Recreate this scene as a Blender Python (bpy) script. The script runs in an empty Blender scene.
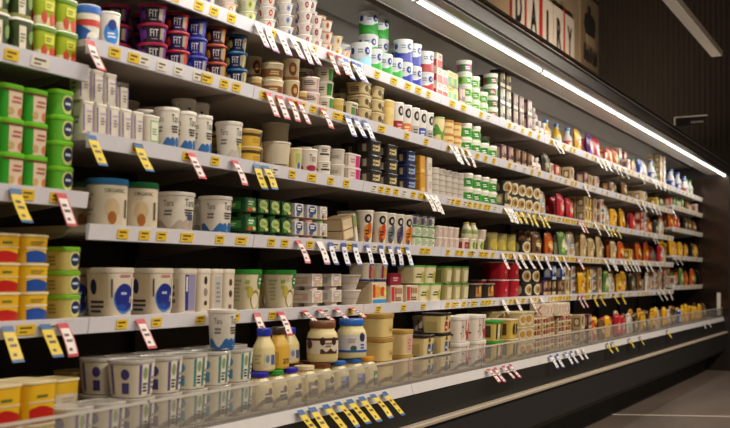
import bpy, math, random
from math import sin, cos, pi, radians, tan, atan2
R = random.Random(11)
SC = bpy.context.scene
COL = SC.collection
LED, PEND, WORLD, EXPO, WASH, DEBUG = 5.3, 108., .008, 0.2, 55., False
# ------------------------------------------------------------------ viewpoint
FPX, VPX, HZ = 1000.0, 904.0, 278.0          # focal length (px of a 730x428 frame), aisle direction, horizon
TH = math.atan((VPX - 365) / FPX); CT, ST = cos(TH), sin(TH)
EYE = 1.0                                     # eye height; case runs along +Y on the -X side

def Yof(px, d):
    """distance along the aisle of a point on the plane x=-d"""
    u = (px - 365) / FPX
    return d * (CT + u * ST) / (ST - u * CT)

# ------------------------------------------------------------------ materials
MC = {}
def lin(c): return c / 12.92 if c <= .04045 else ((c + .055) / 1.055) ** 2.4
def rgb(h):
    return tuple(lin(int(h[i:i + 2], 16) / 255) for i in (0, 2, 4))
def mat(h, rough=.38, metal=0., var=.07, scale=25., trans=0., emit=0., name=None):
    k = (h, rough, metal, var, scale, trans, emit)
    if k in MC: return MC[k]
    m = bpy.data.materials.new(name or 'plastic_' + h); m.use_nodes = True
    nt = m.node_tree; b = nt.nodes['Principled BSDF']; c = rgb(h)
    b.inputs['Roughness'].default_value = rough; b.inputs['Metallic'].default_value = metal
    if trans: b.inputs['Transmission Weight'].default_value = trans
    if emit:
        b.inputs['Base Color'].default_value = (*c, 1)
        b.inputs['Emission Color'].default_value = (*c, 1); b.inputs['Emission Strength'].default_value = emit
    else:
        tc = nt.nodes.new('ShaderNodeTexCoord'); no = nt.nodes.new('ShaderNodeTexNoise')
        no.inputs['Scale'].default_value = scale; no.inputs['Detail'].default_value = 2
        mx = nt.nodes.new('ShaderNodeMix'); mx.data_type = 'RGBA'
        mx.inputs['A'].default_value = (*[x * (1 - var) for x in c], 1)
        mx.inputs['B'].default_value = (*[min(1, x * (1 + var)) for x in c], 1)
        nt.links.new(tc.outputs['Object'], no.inputs['Vector'])
        nt.links.new(no.outputs['Fac'], mx.inputs['Factor'])
        nt.links.new(mx.outputs['Result'], b.inputs['Base Color'])
    MC[k] = m
    return m
def M(c):
    """colour code -> material; a tuple gives (hex, rough, metal, ...)"""
    if isinstance(c, str):
        if c == 'clear': return CLEAR()
        return mat(c)
    if isinstance(c, tuple): return mat(*c)
    return c
def CLEAR():
    if 'clear' not in MC:
        m = bpy.data.materials.new('clear_plastic'); m.use_nodes = True; nt = m.node_tree; nt.nodes.clear()
        o = nt.nodes.new('ShaderNodeOutputMaterial'); mx = nt.nodes.new('ShaderNodeMixShader')
        t = nt.nodes.new('ShaderNodeBsdfTransparent'); t.inputs['Color'].default_value = (.86, .86, .84, 1)
        g = nt.nodes.new('ShaderNodeBsdfPrincipled'); g.inputs['Base Color'].default_value = (.55, .53, .5, 1); g.inputs['Roughness'].default_value = .15
        mx.inputs[0].default_value = .42
        nt.links.new(t.outputs[0], mx.inputs[1]); nt.links.new(g.outputs[0], mx.inputs[2]); nt.links.new(mx.outputs[0], o.inputs[0])
        MC['clear'] = m
    return MC['clear']
def PLEXI():
    if 'plexi' not in MC:
        m = bpy.data.materials.new('acrylic_guard'); m.use_nodes = True; nt = m.node_tree; nt.nodes.clear()
        o = nt.nodes.new('ShaderNodeOutputMaterial'); mx = nt.nodes.new('ShaderNodeMixShader')
        t = nt.nodes.new('ShaderNodeBsdfTransparent'); t.inputs['Color'].default_value = (.9, .9, .88, 1)
        g = nt.nodes.new('ShaderNodeBsdfPrincipled'); g.inputs['Base Color'].default_value = (.5, .47, .44, 1); g.inputs['Roughness'].default_value = .12
        mx.inputs[0].default_value = .2
        nt.links.new(t.outputs[0], mx.inputs[1]); nt.links.new(g.outputs[0], mx.inputs[2]); nt.links.new(mx.outputs[0], o.inputs[0])
        MC['plexi'] = m
    return MC['plexi']

# ------------------------------------------------------------------ mesh collector
class MB:
    def __init__(s): s.v = []; s.f = []; s.mi = []; s.mats = []; s.sm = []
    def m(s, c):
        c = M(c)
        if c not in s.mats: s.mats.append(c)
        return s.mats.index(c)
    def face(s, idx, mi, sm=False): s.f.append(idx); s.mi.append(mi); s.sm.append(sm)
    def rings(s, rings, c, capb=True, capt=True, sm=True):
        mi = s.m(c); n = len(rings[0]); b = len(s.v)
        for r in rings: s.v += r
        for k in range(len(rings) - 1):
            a = b + k * n
            for i in range(n):
                j = (i + 1) % n
                s.face((a + i, a + j, a + n + j, a + n + i), mi, sm)
        if capb: s.face(tuple(b + i for i in reversed(range(n))), mi)
        if capt: s.face(tuple(b + (len(rings) - 1) * n + i for i in range(n)), mi)
    def box(s, a, b, c, bev=0):
        mi = s.m(c); (x0, y0, z0), (x1, y1, z1) = a, b; k = len(s.v)
        s.v += [(x0, y0, z0), (x1, y0, z0), (x1, y1, z0), (x0, y1, z0), (x0, y0, z1), (x1, y0, z1), (x1, y1, z1), (x0, y1, z1)]
        for q in ((3, 2, 1, 0), (4, 5, 6, 7), (0, 1, 5, 4), (1, 2, 6, 5), (2, 3, 7, 6), (3, 0, 4, 7)):
            s.face(tuple(k + i for i in q), mi)
    def prism(s, prof, y0, y1, c, sm=False):
        """profile of (d, z) swept along the aisle from y0 to y1; d is measured left of the eye"""
        mi = s.m(c); k = len(s.v); n = len(prof)
        s.v += [(-d, y0, z) for d, z in prof] + [(-d, y1, z) for d, z in prof]
        for i in range(n):
            j = (i + 1) % n
            s.face((k + i, k + j, k + n + j, k + n + i), mi, sm)
        s.face(tuple(k + i for i in reversed(range(n))), mi); s.face(tuple(k + n + i for i in range(n)), mi)
    def tube(s, p, q, r, c, n=10):
        import mathutils
        p = mathutils.Vector(p); q = mathutils.Vector(q); d = (q - p).normalized()
        a = d.orthogonal().normalized(); b = d.cross(a)
        s.rings([[tuple(o + a * r * cos(2 * pi * i / n) + b * r * sin(2 * pi * i / n)) for i in range(n)] for o in (p, q)], c)
    def mesh(s, name):
        me = bpy.data.meshes.new(name); me.from_pydata(s.v, [], s.f)
        for m in s.mats: me.materials.append(m)
        me.polygons.foreach_set('material_index', s.mi); me.polygons.foreach_set('use_smooth', s.sm)
        if any(s.sm): me.set_sharp_from_angle(angle=radians(38))
        me.update(); return me
    def merge(s, o):
        k = len(s.v); s.v += o.v; ix = [s.m(m) for m in o.mats]
        for f, mi, sm in zip(o.f, o.mi, o.sm): s.face(tuple(k + i for i in f), ix[mi], sm)

def link(name, me, parent=None, loc=(0, 0, 0), kind=None):
    o = bpy.data.objects.new(name, me); COL.objects.link(o)
    o.location = loc
    if parent: o.parent = parent
    if kind: o['kind'] = kind
    return o
def empty(name, loc, rz=0):
    o = bpy.data.objects.new(name, None); COL.objects.link(o); o.location = loc; o.rotation_euler.z = rz
    o.empty_display_size = .05
    return o
def setid(o, label, cat, group=None):
    o['label'] = label; o['category'] = cat
    if group: o['group'] = group
    return o
TXT = {}
def text2d(s, bold=0.):
    """flat letter outlines, fitted into the unit square"""
    if s in TXT: return TXT[s]
    cu = bpy.data.curves.new('lettering', 'FONT'); cu.body = s; cu.resolution_u = 2; cu.offset = bold
    o = bpy.data.objects.new('lettering', cu); COL.objects.link(o)
    bpy.context.view_layer.update()
    me = o.evaluated_get(bpy.context.evaluated_depsgraph_get()).to_mesh()
    v = [(p.co.x, p.co.y) for p in me.vertices]; f = [tuple(p.vertices) for p in me.polygons]
    o.evaluated_get(bpy.context.evaluated_depsgraph_get()).to_mesh_clear()
    bpy.data.objects.remove(o); bpy.data.curves.remove(cu)
    x0 = min(p[0] for p in v); x1 = max(p[0] for p in v); y0 = min(p[1] for p in v); y1 = max(p[1] for p in v)
    v = [((a - x0) / (x1 - x0), (b - y0) / (y1 - y0)) for a, b in v]
    TXT[s] = (v, f); return TXT[s]

# ------------------------------------------------------------------ packaging
PR = {}
# measured sizes (width, height) in metres where they differ from the family default
SIZE = dict(orgblue=(.122, .138), orggreen=(.116, .138), lilac=(.047, .09), fitm=(.092, .0575), fitr=(.084, .0575), fitv=(.08, .0575), fito=(.08, .0575), fitt=(.082, .0575), fitb=(.08, .0575),
    tubgreen=(.09, .104), tubblue=(.09, .104), tubred=(.09, .1), tubcyan=(.09, .112), sphere=(.11, .138), panel=(.088, .138), icons=(.064, .138), linen=(.066, .138), choc=(.064, .138), oat=(.112, .138),
    clrviolet=(.115, .1015), clrteal=(.115, .1015), clrorange=(.115, .1015), goldlid=(.12, .094), pinklabel=(.1, .105), blkred=(.125, .089), blkblue=(.125, .089), stripe=(.13, .104), stripe2=(.13, .104),
    pattern=(.13, .0645), redx=(.13, .0765), tarad=(.116, .122), taras=(.1, .124), tarab=(.08, .128), tarab2=(.08, .192), tarag=(.094, .13), pinktext=(.078, .057), pinkgreen=(.076, .057), olive=(.09, .0545), darkgreen2=(.082, .064),
    creamtall=(.075, .125), lettuce=(.08, .13), cotg=(.082, .073), cotl=(.082, .062), cotr=(.082, .062), cotm=(.082, .062), blacktub=(.105, .062), navytub=(.092, .06), magenta=(.115, .055), mustbox=(.05, .086), whitebox=(.05, .086),
    twinpink=(.078, .057), twinwhite=(.078, .057), fruitbox=(.13, .09), bluetray=(.112, .08), bigjar=(.125, .17), whitepail2=(.155, .123), redbox=(.12, .077), greensalad=(.125, .083), greenclear=(.085, .083), pasta=(.13, .08), crimson=(.12, .1),
    brownband=(.084, .06), brownlogo=(.066, .078), margred=(.1, .073), margblue=(.092, .073), margband=(.1, .079), margtall=(.108, .1), limelid=(.074, .0635), limelidg=(.074, .067), greenspread=(.078, .085), bdred=(.075, .132), bdorange=(.075, .132), bdgrey=(.075, .132), bdblue=(.075, .132), wave=(.074, .104), disc=(.07, .104))
def size(key, w, h):
    if key in SIZE: return SIZE[key]
    if key[:2] in ('pk', 'bg') or key[:3] in ('bag', 'btl'): return w * 1.12, h * 1.18
    return w * 1.03, h * 1.05
def surf_pot(w, dep, n, prof, hb):
    def S(th, zf, off=0.):
        for (s0, z0), (s1, z1) in zip(prof, prof[1:]):
            if zf <= z1 + 1e-6: break
        k = 0 if z1 == z0 else max(0, min(1, (zf - z0) / (z1 - z0))); sc = s0 + (s1 - s0) * k
        c, s_ = cos(radians(th)), sin(radians(th)); rx, ry = dep / 2 * sc, w / 2 * sc
        r = (abs(c / rx) ** n + abs(s_ / ry) ** n) ** (-1 / n) + off
        return (r * c, r * s_, zf * hb)
    return S
def surf_box(w, dep, h):
    def S(th, zf, off=0.):
        if th >= -45: return (dep / 2 + off, max(-1, min(1, th / 45)) * w / 2, zf * h)
        return ((th + 90) / 45 * dep / 2, -w / 2 - off, zf * h)
    return S
def decals(S, dl):
    """printed marks laid on a surface S(theta, z): r rectangle, e ellipse, w wave-topped band, b all-round band, l rows of lines, t letters"""
    mb = MB(); off = .0004
    for d in dl:
        k = d[0]
        if k == 'b': k, tc, tw, z0, z1, c = 'r', -40, 300, d[1], d[2], d[3]
        else: _, tc, tw, z0, z1, c = d[:6]
        mi = mb.m(c); off += .0003
        def pt(u, v): return S(tc + (u - .5) * tw, z0 + (z1 - z0) * v, off)
        if k in 'rw':
            nx = max(2, int(tw / 9)); nz = 3; b = len(mb.v)
            for i in range(nx + 1):
                u = i / nx
                top = 1 if k == 'r' else .62 + .38 * sin(u * pi * (d[6] if len(d) > 6 else 1.6) + .6)
                for j in range(nz + 1): mb.v.append(pt(u, top * j / nz))
            for i in range(nx):
                for j in range(nz):
                    a = b + i * (nz + 1) + j
                    mb.face((a, a + nz + 1, a + nz + 2, a + 1), mi, True)
        elif k == 'e':
            b = len(mb.v); N = 18; mb.v.append(pt(.5, .5))
            for q in (.5, 1):
                for i in range(N): mb.v.append(pt(.5 + .5 * q * cos(2 * pi * i / N), .5 + .5 * q * sin(2 * pi * i / N)))
            for i in range(N):
                j = (i + 1) % N
                mb.face((b, b + 1 + i, b + 1 + j), mi, True); mb.face((b + 1 + i, b + 1 + N + i, b + 1 + N + j, b + 1 + j), mi, True)
        elif k == 'l':
            nl = d[6]; rr = random.Random(nl * 7 + int(tc) + 300)
            for q in range(nl):
                u0 = rr.uniform(0, .12); u1 = rr.uniform(.7, 1); v0 = (q + .2) / nl; v1 = (q + .75) / nl; b = len(mb.v); nx = max(2, int(tw / 10))
                for i in range(nx + 1):
                    u = u0 + (u1 - u0) * i / nx; mb.v += [pt(u, v0), pt(u, v1)]
                for i in range(nx): a = b + 2 * i; mb.face((a, a + 2, a + 3, a + 1), mi, True)
        elif k == 't':
            v, f = text2d(d[6]); b = len(mb.v); mb.v += [pt(x, y) for x, y in v]
            for q in f: mb.face(tuple(b + i for i in q), mi)
    return mb

def labels(S, dl):
    a = [d for d in dl if d[0] == 'b' or d[1] >= -50]; b = [d for d in dl if d[0] != 'b' and d[1] < -50]
    if any(d[0] == 'b' for d in dl) or not a or not b: return [('label', decals(S, dl))]
    return [('label', decals(S, a)), ('label', decals(S, b))]
def reg(key, name, cat, desc, w, dep, h, parts, fit=None):
    """parts: list of (name, MB, [sub-parts])"""
    one = MB()
    for p in parts:
        one.merge(p[1])
        for q in (p[2] if len(p) > 2 else []): one.merge(q[1])
    PR[key] = dict(name=name, cat=cat, desc=desc, w=w, dep=dep, h=h, parts=parts, one=one, cache={})
def pot(key, name, cat, desc, w, h, body, lid, dl=(), n=2, dep=None, rb=.86, lidh=.007, over=1.04, prof=None, lidprof=None, N=None, skirt=None, hb=None):
    if hb is None: w1 = w; w, h = size(key, w, h); dep = dep * w / w1 if dep else w
    dep = dep or w; w0, dep0 = w / over, dep / over
    N = N or (26 if n == 2 else 40)
    hb = hb or h - (lidh * .35 if lid else 0)
    prof = prof or [(rb * .96, 0), (rb, .02), (1, 1)]
    S = surf_pot(w0, dep0, n, prof, hb)
    B = MB(); B.rings([[S((i + .5) * 360 / N, z) for i in range(N)] for _, z in prof], body)
    parts = [('body', B)]
    if lid:
        L = MB(); lw, ld = w0 * over, dep0 * over
        lp = lidprof or [(.985, h - lidh), (1, h - lidh * .9), (1, h - .0016), (.975, h - .0002), (.93, h), (.9, h - .0018), (.3, h - .0018)]
        SL = lambda th, s: (lambda p: (p[0], p[1]))(surf_pot(lw * s, ld * s, n, [(1, 0), (1, 1)], 1)(th, 0))
        L.rings([[(*SL((i + .5) * 360 / N, s), z) for i in range(N)] for s, z in lp], lid)
        parts.append(('lid', L))
    if dl: parts += labels(S, dl)
    reg(key, name, cat, desc, w, dep, h, parts); PR[key]['sq'] = n > 2.3 or dep != w
def carton(key, name, cat, desc, w, dep, h, body, dl=(), extra=None):
    w, h = size(key, w, h)
    b = .0025; B = MB(); x, y = dep / 2, w / 2
    def ring(i, z):
        a, c = x - i, y - i
        return [(a, -c + b, z), (a, c - b, z), (a - b, c, z), (-a + b, c, z), (-a, c - b, z), (-a, -c + b, z), (-a + b, -c, z), (a - b, -c, z)]
    B.rings([ring(b, 0), ring(0, b), ring(0, h - b), ring(b, h)], body, sm=False)
    parts = [('box', B)]
    if dl: parts += labels(surf_box(w, dep, h), dl)
    if extra: parts += extra
    reg(key, name, cat, desc, w, dep, h, parts)
def bag(key, name, cat, desc, w, dep, h, body, dl=(), seed=1):
    w, h = size(key, w, h)
    B = MB(); nu, nv = 12, 12; rr = random.Random(seed)
    ph = [rr.uniform(0, 6) for _ in range(6)]
    def P(u, v, sg):
        t = dep / 2 * (max(0, 1 - abs(u) ** 3) * max(0, (1 - abs(2 * v - .9) ** 4 if v < .95 else 0))) ** .6
        t = max(t, .001) * (1 + .16 * sin(7 * u + ph[0]) * sin(8 * v + ph[1]))
        ww = w / 2 * (1 - .06 * sin(pi * v) + .02 * sin(9 * v + ph[2]))
        return (sg * t, u * ww, h * (v * (1 - .05 * abs(u)) + .012 * sin(6 * u + ph[3]) * v))
    rg = []
    for j in range(nv + 1):
        v = j / nv
        rg.append([P(-1 + 2 * i / nu, v, 1) for i in range(nu + 1)] + [P(1 - 2 * i / nu, v, -1) for i in range(1, nu)])
    B.rings(rg, body)
    S = lambda th, zf, off=0.: (lambda p: (p[0] + .0012 + off, p[1], p[2]))(P(max(-.98, min(.98, th / 45)), zf, 1))
    parts = [('pouch', B)]
    if dl: parts += labels(S, dl)
    reg(key, name, cat, desc, w, dep, h, parts)

RECS = []
def spawn(key, loc, rz=0, lite=False, rot=None):
    p = PR[key]; nm = p['name']; ca = p['cache']
    if lite or len(p['parts']) == 1:
        if 'one' not in ca: ca['one'] = p['one'].mesh(nm)
        o = link(nm, ca['one'], None, loc); o.rotation_euler = rot or (0, 0, rz); return o
    o = empty(nm, loc, rz)
    if rot: o.rotation_euler = rot
    for i, q in enumerate(p['parts']):
        if i not in ca: ca[i] = q[1].mesh(q[0])
        c = link(q[0], ca[i], o)
        for j, s in enumerate(q[2] if len(q) > 2 else []):
            if (i, j) not in ca: ca[(i, j)] = s[1].mesh(s[0])
            link(s[0], ca[(i, j)], c)
    return o
SHN = dict(A='top shelf', B='second shelf', C='third shelf', D='fourth shelf', E='fifth shelf', K='bottom deck',
           L1='upper left shelf', L2='middle left shelf', L3='low left shelf')
RAILZ = dict(A=1.87, B=1.65, C=1.396, D=1.148, E=.895, L1=1.572, L2=1.232, L3=.895)
FARZ = dict(A=1.87, B=1.70, C=1.49, D=1.22, E=.93)
Y0, BAY, NB, FARBAY = 2.012, .775, 12, 10
def shelfz(sh, y):
    if sh == 'K': return .575
    if sh in FARZ and y > Y0 + FARBAY * BAY: return FARZ[sh] - .004
    return RAILZ[sh] - .004
def rec(o, desc, sh, y, tier=0, nt=1, row=0, cat='', side=''):
    RECS.append(dict(o=o, desc=desc, sh=SHN[sh], y=round(y, 3), tier=tier, nt=nt, row=row, cat=cat))
PLACED = {}
def settle(sh, x, y, w, dep, z0, z1, back=False, lim=.16):
    """slide a file along the shelf to the right until it clears what already stands there"""
    L = PLACED.setdefault(sh, [])
    def hits(x, y): return [p for p in L if abs(p[0] - x) < (p[3] + dep) / 2 + .0015 and abs(p[1] - y) < (p[2] + w) / 2 + .0012 and p[4] < z1 - .002 and p[5] > z0 + .002]
    if back:                                       # things behind: slide deeper first
        for k in range(8):
            if not hits(x - .01 * k, y): return x - .01 * k, y
        lim = min(lim, .03)
    y_ = y
    for _ in range(12):
        hit = hits(x, y_)
        if not hit: break
        y_ = max(p[1] + (p[2] + w) / 2 + .0015 for p in hit)
    if y_ - y > .012 and DEBUG: print('SHIFT %s %.3f' % (sh, y_ - y), end=' ')
    if y_ - y > lim: return None
    return x, y_
TOPS = dict(A=2.195, B=1.825, C=1.605, D=1.351, E=1.103, L1=1.9, L2=1.527, L3=1.187)
def headroom(sh, y):
    if sh == 'K': return .83
    if sh in 'BCDE' and y > Y0 + FARBAY * BAY - .1: return FARZ['ABCDE'['ABCDE'.index(sh) - 1]] - .045
    return TOPS[sh]
def ycen(px, p, df):
    """centre of a pack whose right outline shows at px"""
    if p.get('sq', True): return Yof(px, df) - p['w'] * .47
    u = (px - 365) / FPX; dx, dy = -ST + u * CT, CT + u * ST; dc = df + p['dep'] / 2
    return (p['w'] / 2 * math.hypot(dx, dy) - dc * dy) / dx
LATER = []
def run(sh, px0, px1, key, tiers=1, rows=1, n=None, back=0., face=None, jit=1., gap=.004, z=0., d0=None, desc=None, lite=None, row0=0, late=False):
    """px0, px1: right outline of the pack before the run and of the run's last pack"""
    if row0 and not late:                          # what stands behind is set down last
        LATER.append(dict(sh=sh, px0=px0, px1=px1, key=key, tiers=tiers, rows=rows, n=n, back=back, face=face, jit=jit, gap=gap, z=z, d0=d0, desc=desc, lite=lite, row0=row0, late=True)); return
    p = PR[key]; df = (d0 or (1.80 if sh == 'K' else 1.955)) + back
    ya, yb = ycen(px0, p, df), ycen(px1, p, df); w = p['w']
    m = max(1, int((yb - ya) / (w + gap))) if n is None else n
    pitch = min(max(w + gap, (yb - ya) / m), w * 1.45 + gap)
    lite = px0 > 505 if lite is None else lite
    square = p.get('sq', True)
    for r in range(rows):
        for i in range(m):
            y = yb - pitch * (m - 1 - i)
            T = tiers[min(i, len(tiers) - 1)] if isinstance(tiers, (list, tuple)) else tiers
            zb = shelfz(sh, y) + z; x = -(df + p['dep'] / 2 + r * (p['dep'] + .008))
            k2, ds = key, desc
            fc = face if face is not None else (0 if square and key[:3] not in ('jar',) else -14 if key[:4] == 'tara' else -32)
            if lite and px0 > 532 and key in MIX and R.random() < .5: k2, ds = R.choice(MIX[key]), None
            if k2[:3] == 'bag': x -= R.uniform(0, .03)
            elif lite and px0 > 532: x -= R.uniform(0, .05)
            place(sh, k2, x, y, zb, T, lite, PR[k2].get('sq', True), fc if k2 == key else 0, jit, ds, row0 + r)
def place(sh, key, x, y, zb, T, lite, square, face, jit, desc, row, quiet=False):
    p = PR[key]; w = p['w']; clr = headroom(sh, y) - zb - .004; sc = 1
    if sh != 'K' or row:
        if T * p['h'] > clr: T = int(clr / p['h'])
        if T <= 0: T, sc = 1, clr / p['h'] * .98
        if sc < .55: return
    z1 = zb + T * (p['h'] * sc + .0006)
    q = settle(sh, x, y, w, p['dep'], zb, z1, row > 0)
    if q is None or q[0] - p['dep'] / 2 < -2.425:
        if DEBUG and not quiet: print('DROPPED', sh, key)
        return
    x, y2 = q
    if DEBUG and not quiet and abs(y2 - y) > .012: print('MOVE', sh, key, 'row', row, '%.3f' % (y2 - y))
    PLACED[sh].append((x, y2, w, p['dep'], zb, z1))
    FILES.append((sh, key, x, y2, zb, T, lite, square, face, jit, desc, row))
    for t in range(T):
        dx = R.uniform(-.0007, .0007) * jit; dy = R.uniform(-.0006, .0006) * jit
        rz = radians(face + R.uniform(-1, 1) * (.5 if square else 12) * jit)
        o = spawn(key, (x + dx, y2 + dy, zb + t * (p['h'] + .0006) + .0003), rz, lite)
        if key[:3] == 'bag':
            o.scale = (R.uniform(.8, .92), R.uniform(.88, .97), R.uniform(.78, 1.)); o.rotation_euler.z += radians(R.uniform(-4, 4)); o.rotation_euler.y = radians(R.uniform(-7, 1)); o.location.z += .002
        if sc < 1: o.scale.z *= sc
        rec(o, desc or p['desc'], sh, y2, t, T, row, p['cat'])
MIX = dict(bagred=('bagwhite', 'bagorange', 'bagdark'), bagorange=('bagred', 'bagbrown', 'bagwhite', 'baggold'), bagyellow=('baggold', 'bagbrown', 'bagwhite', 'bagorange'), baggold=('bagyellow', 'bagdark', 'bagbeige'),
    bagbeige=('bagbrown', 'bagwhite', 'baggold', 'pkwhite'), bagbrown=('bagbeige', 'bagdark', 'bagorange'), baggreen=('bagwhite', 'bagdark', 'bagbeige'), bagdark=('baggreen', 'bagwhite', 'bagorange'), bagblue=('bagwhite', 'bagdark'), bagwhite=('bagbeige', 'bagred'),
    pkbeige=('pkbrown', 'pkwhite', 'pkyellow', 'pkplum'), pkwhite=('pkred', 'pkbeige', 'pkblue', 'pkgreen'), pkorange=('pkyellow', 'pkred', 'pkwhite'), pkblack=('pkbrown', 'pkgreen', 'pkwhite'), pkyellow=('pkgreen', 'pkorange', 'pkblack'), pkgreen=('pkwhite', 'pkyellow', 'pkred'),
    pkblue=('pkwhite', 'pkblack', 'pkred'), pkplum=('pkblack', 'pkbeige', 'pkbrown'), btlblue=('btlwhite', 'btlgreen'), btlgreen=('btlblue', 'btlwhite'), roundcream=('pkblack', 'pkwhite'), pkbrown=('pkplum', 'pkbeige'))
FILES = []
def fill_behind():
    """every file goes one deeper where the shelf has room"""
    for sh, key, x, y, zb, T, lite, square, face, jit, desc, row in list(FILES):
        if row or zb > shelfz(sh, y) + .01 or y > 10.9 or (sh[0] == 'L' and y > 1.9): continue
        p = PR[key]
        place(sh, key, x - p['dep'] - (.045 if key[:3] == 'bag' else .008), y, zb, max(1, T - R.choice((0, 0, 1))) + (1 if y > 5 and R.random() < .35 else 0), True if y > 5 else lite, square, face, jit, desc, 1, True)
# ------------------------------------------------------------------ the room
YN, YE = Y0 - 2 * BAY, Y0 + NB * BAY          # near and far end of the case
BACKY = 12.6
def wallmat(name, c1, c2, sc, rough=.8, stretch=(1, 1, 1), bump=0.):
    m = bpy.data.materials.new(name); m.use_nodes = True; nt = m.node_tree; b = nt.nodes['Principled BSDF']
    tc = nt.nodes.new('ShaderNodeTexCoord'); mp = nt.nodes.new('ShaderNodeMapping'); mp.inputs['Scale'].default_value = stretch
    no = nt.nodes.new('ShaderNodeTexNoise'); no.inputs['Scale'].default_value = sc; no.inputs['Detail'].default_value = 5
    cr = nt.nodes.new('ShaderNodeValToRGB'); cr.color_ramp.elements[0].position = .3; cr.color_ramp.elements[1].position = .72
    cr.color_ramp.elements[0].color = (*rgb(c1), 1); cr.color_ramp.elements[1].color = (*rgb(c2), 1)
    nt.links.new(tc.outputs['Object'], mp.inputs['Vector']); nt.links.new(mp.outputs['Vector'], no.inputs['Vector'])
    nt.links.new(no.outputs['Fac'], cr.inputs['Fac']); nt.links.new(cr.outputs['Color'], b.inputs['Base Color'])
    b.inputs['Roughness'].default_value = rough
    if bump:
        bp = nt.nodes.new('ShaderNodeBump'); bp.inputs['Strength'].default_value = bump; bp.inputs['Distance'].default_value = .01
        nt.links.new(no.outputs['Fac'], bp.inputs['Height']); nt.links.new(bp.outputs['Normal'], b.inputs['Normal'])
    return m
floor_m = wallmat('floor_vinyl', '52473f', '665950', 1.3, .5, (3, .6, 1))
wall_m = wallmat('plaster_beige', '8f7d66', 'a08d74', 2.2, .85, bump=.1)
slat_m = wallmat('slat_dark_wood', '1e1710', '292017', 5, .7, (6, 6, .5))
ceil_m = wallmat('ceiling_paint', '1c1917', '262220', 1.0, .9)
LWX = -3.43
mb = MB(); mb.box((LWX - .1, -3.5, -.1), (4.1, BACKY + .1, 0), floor_m); link('floor', mb.mesh('floor'), kind='structure')
mb = MB(); mb.box((LWX - .1, -3.5, 5), (4.1, BACKY + .1, 5.1), ceil_m); link('ceiling', mb.mesh('ceiling'), kind='structure')
mb = MB(); mb.box((LWX - .1, -3.5, 0), (LWX, BACKY, 5), wall_m); link('wall_left', mb.mesh('wall_left'), kind='structure')
mb = MB(); mb.box((LWX - .1, BACKY, 0), (4.1, BACKY + .1, 5), slat_m)
x = LWX + .02
while x < 4:
    mb.box((x, BACKY - .012, 0), (x + .05, BACKY, 5), slat_m); x += .062
link('wall_back', mb.mesh('wall_back'), kind='structure')
# pale joint strip let into the floor
def floorpt(px, py):
    u = (px - 365) / FPX; t = EYE / ((py - HZ) / FPX)
    return (t * (-ST + u * CT), t * (CT + u * ST))
(p0x, p0y), (p1x, p1y) = floorpt(606, 415.2), floorpt(740, 417.4)
ex, ey = p1x + (p1x - p0x) * 4, p1y + (p1y - p0y) * 4
mb = MB(); mi = mb.m(('d8c8b6', .5)); hw = .011
mb.v = [(p0x - .1, p0y - hw, .001), (ex, ey - hw, .001), (ex, ey + hw, .001), (p0x - .1, p0y + hw, .001)] ; mb.v += [(a, b, .003) for a, b, c in mb.v]
for q in ((3, 2, 1, 0), (4, 5, 6, 7), (0, 1, 5, 4), (1, 2, 6, 5), (2, 3, 7, 6), (3, 0, 4, 7)): mb.face(q, mi)
link('trim_1', mb.mesh('trim_1'), kind='structure')

# ------------------------------------------------------------------ the refrigerated case
white_m = ('d2ccc6', .35); dark_m = ('1b1614', .45); panel_m = ('120f0d', .5); steel_m = ('8b8680', .28, .8, .04)
cx, cy = -2.1, (YN + YE) / 2
case = setid(empty('refrigerated_case', (cx, cy, 0)), 'long open dark refrigerated dairy case with lit canopy along the wall', 'refrigerated case')
def cpart(name, mb, kind=None, parent=None):
    return link(name, mb.mesh(name), parent or case, (-cx, -cy, 0) if not parent else (0, 0, 0), kind)
def prism(name, prof, c, y0=YN, y1=YE):
    mb = MB(); mb.prism(prof, y0, y1, c); return cpart(name, mb)
prism('kick_plate', [(1.875, .0), (2.5, .0), (2.5, .2), (1.875, .2)], ('0b0908', .6))
prism('lower_panel', [(1.72, .2), (2.5, .2), (2.5, .405), (1.68, .405), (1.68, .24)], ('0b0908', .6))
prism('bumper', [(1.664, .412), (1.70, .412), (1.70, .427), (1.67, .427), (1.664, .422)], ('a39582', .5))
prism('front_panel', [(1.70, .43), (2.5, .43), (2.5, .535), (1.706, .535)], panel_m)
prism('air_grille', [(1.735, .535), (1.795, .535), (1.795, .57), (1.735, .566)], ('9a8b7b', .5))
g = MB(); y = YN
while y < YE - .02:
    g.box((-1.79, y, .5675), (-1.74, y + .012, .576), ('6d6056', .5)); y += .03
cpart('grille_bars', g)
prism('deck_pan', [(1.795, .535), (2.46, .535), (2.46, .5745), (1.795, .5745)], ('a59b90', .4))
prism('back_panel', [(2.46, .535), (2.56, .535), (2.56, 2.24), (2.46, 2.24)], ('4a443e', .5))
prism('upper_liner', [(2.435, 1.90), (2.458, 1.885), (2.458, 2.2), (2.30, 2.22), (2.05, 2.22), (2.05, 2.2), (2.29, 2.2), (2.425, 2.16)], ('c4beb8', .22, .25, .05, 8))
prism('canopy', [(1.60, 2.09), (1.60, 2.165), (1.63, 2.2), (1.75, 2.29), (2.56, 2.29), (2.56, 2.24), (2.06, 2.24), (1.865, 2.13), (1.76, 2.123), (1.745, 2.16), (1.66, 2.16), (1.645, 2.09)], ('17120f', .3))
prism('canopy_face', [(1.59, 2.10), (1.598, 2.098), (1.598, 2.13), (1.59, 2.128)], ('2a2320', .3))
prism('canopy_trim', [(1.592, 2.168), (1.599, 2.166), (1.606, 2.178), (1.598, 2.18)], ('8f8a86', .25, .7))
prism('canopy_rim', [(1.594, 2.205), (1.606, 2.2), (1.64, 2.214), (1.632, 2.224)], ('a7a29c', .25, .7))
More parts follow.
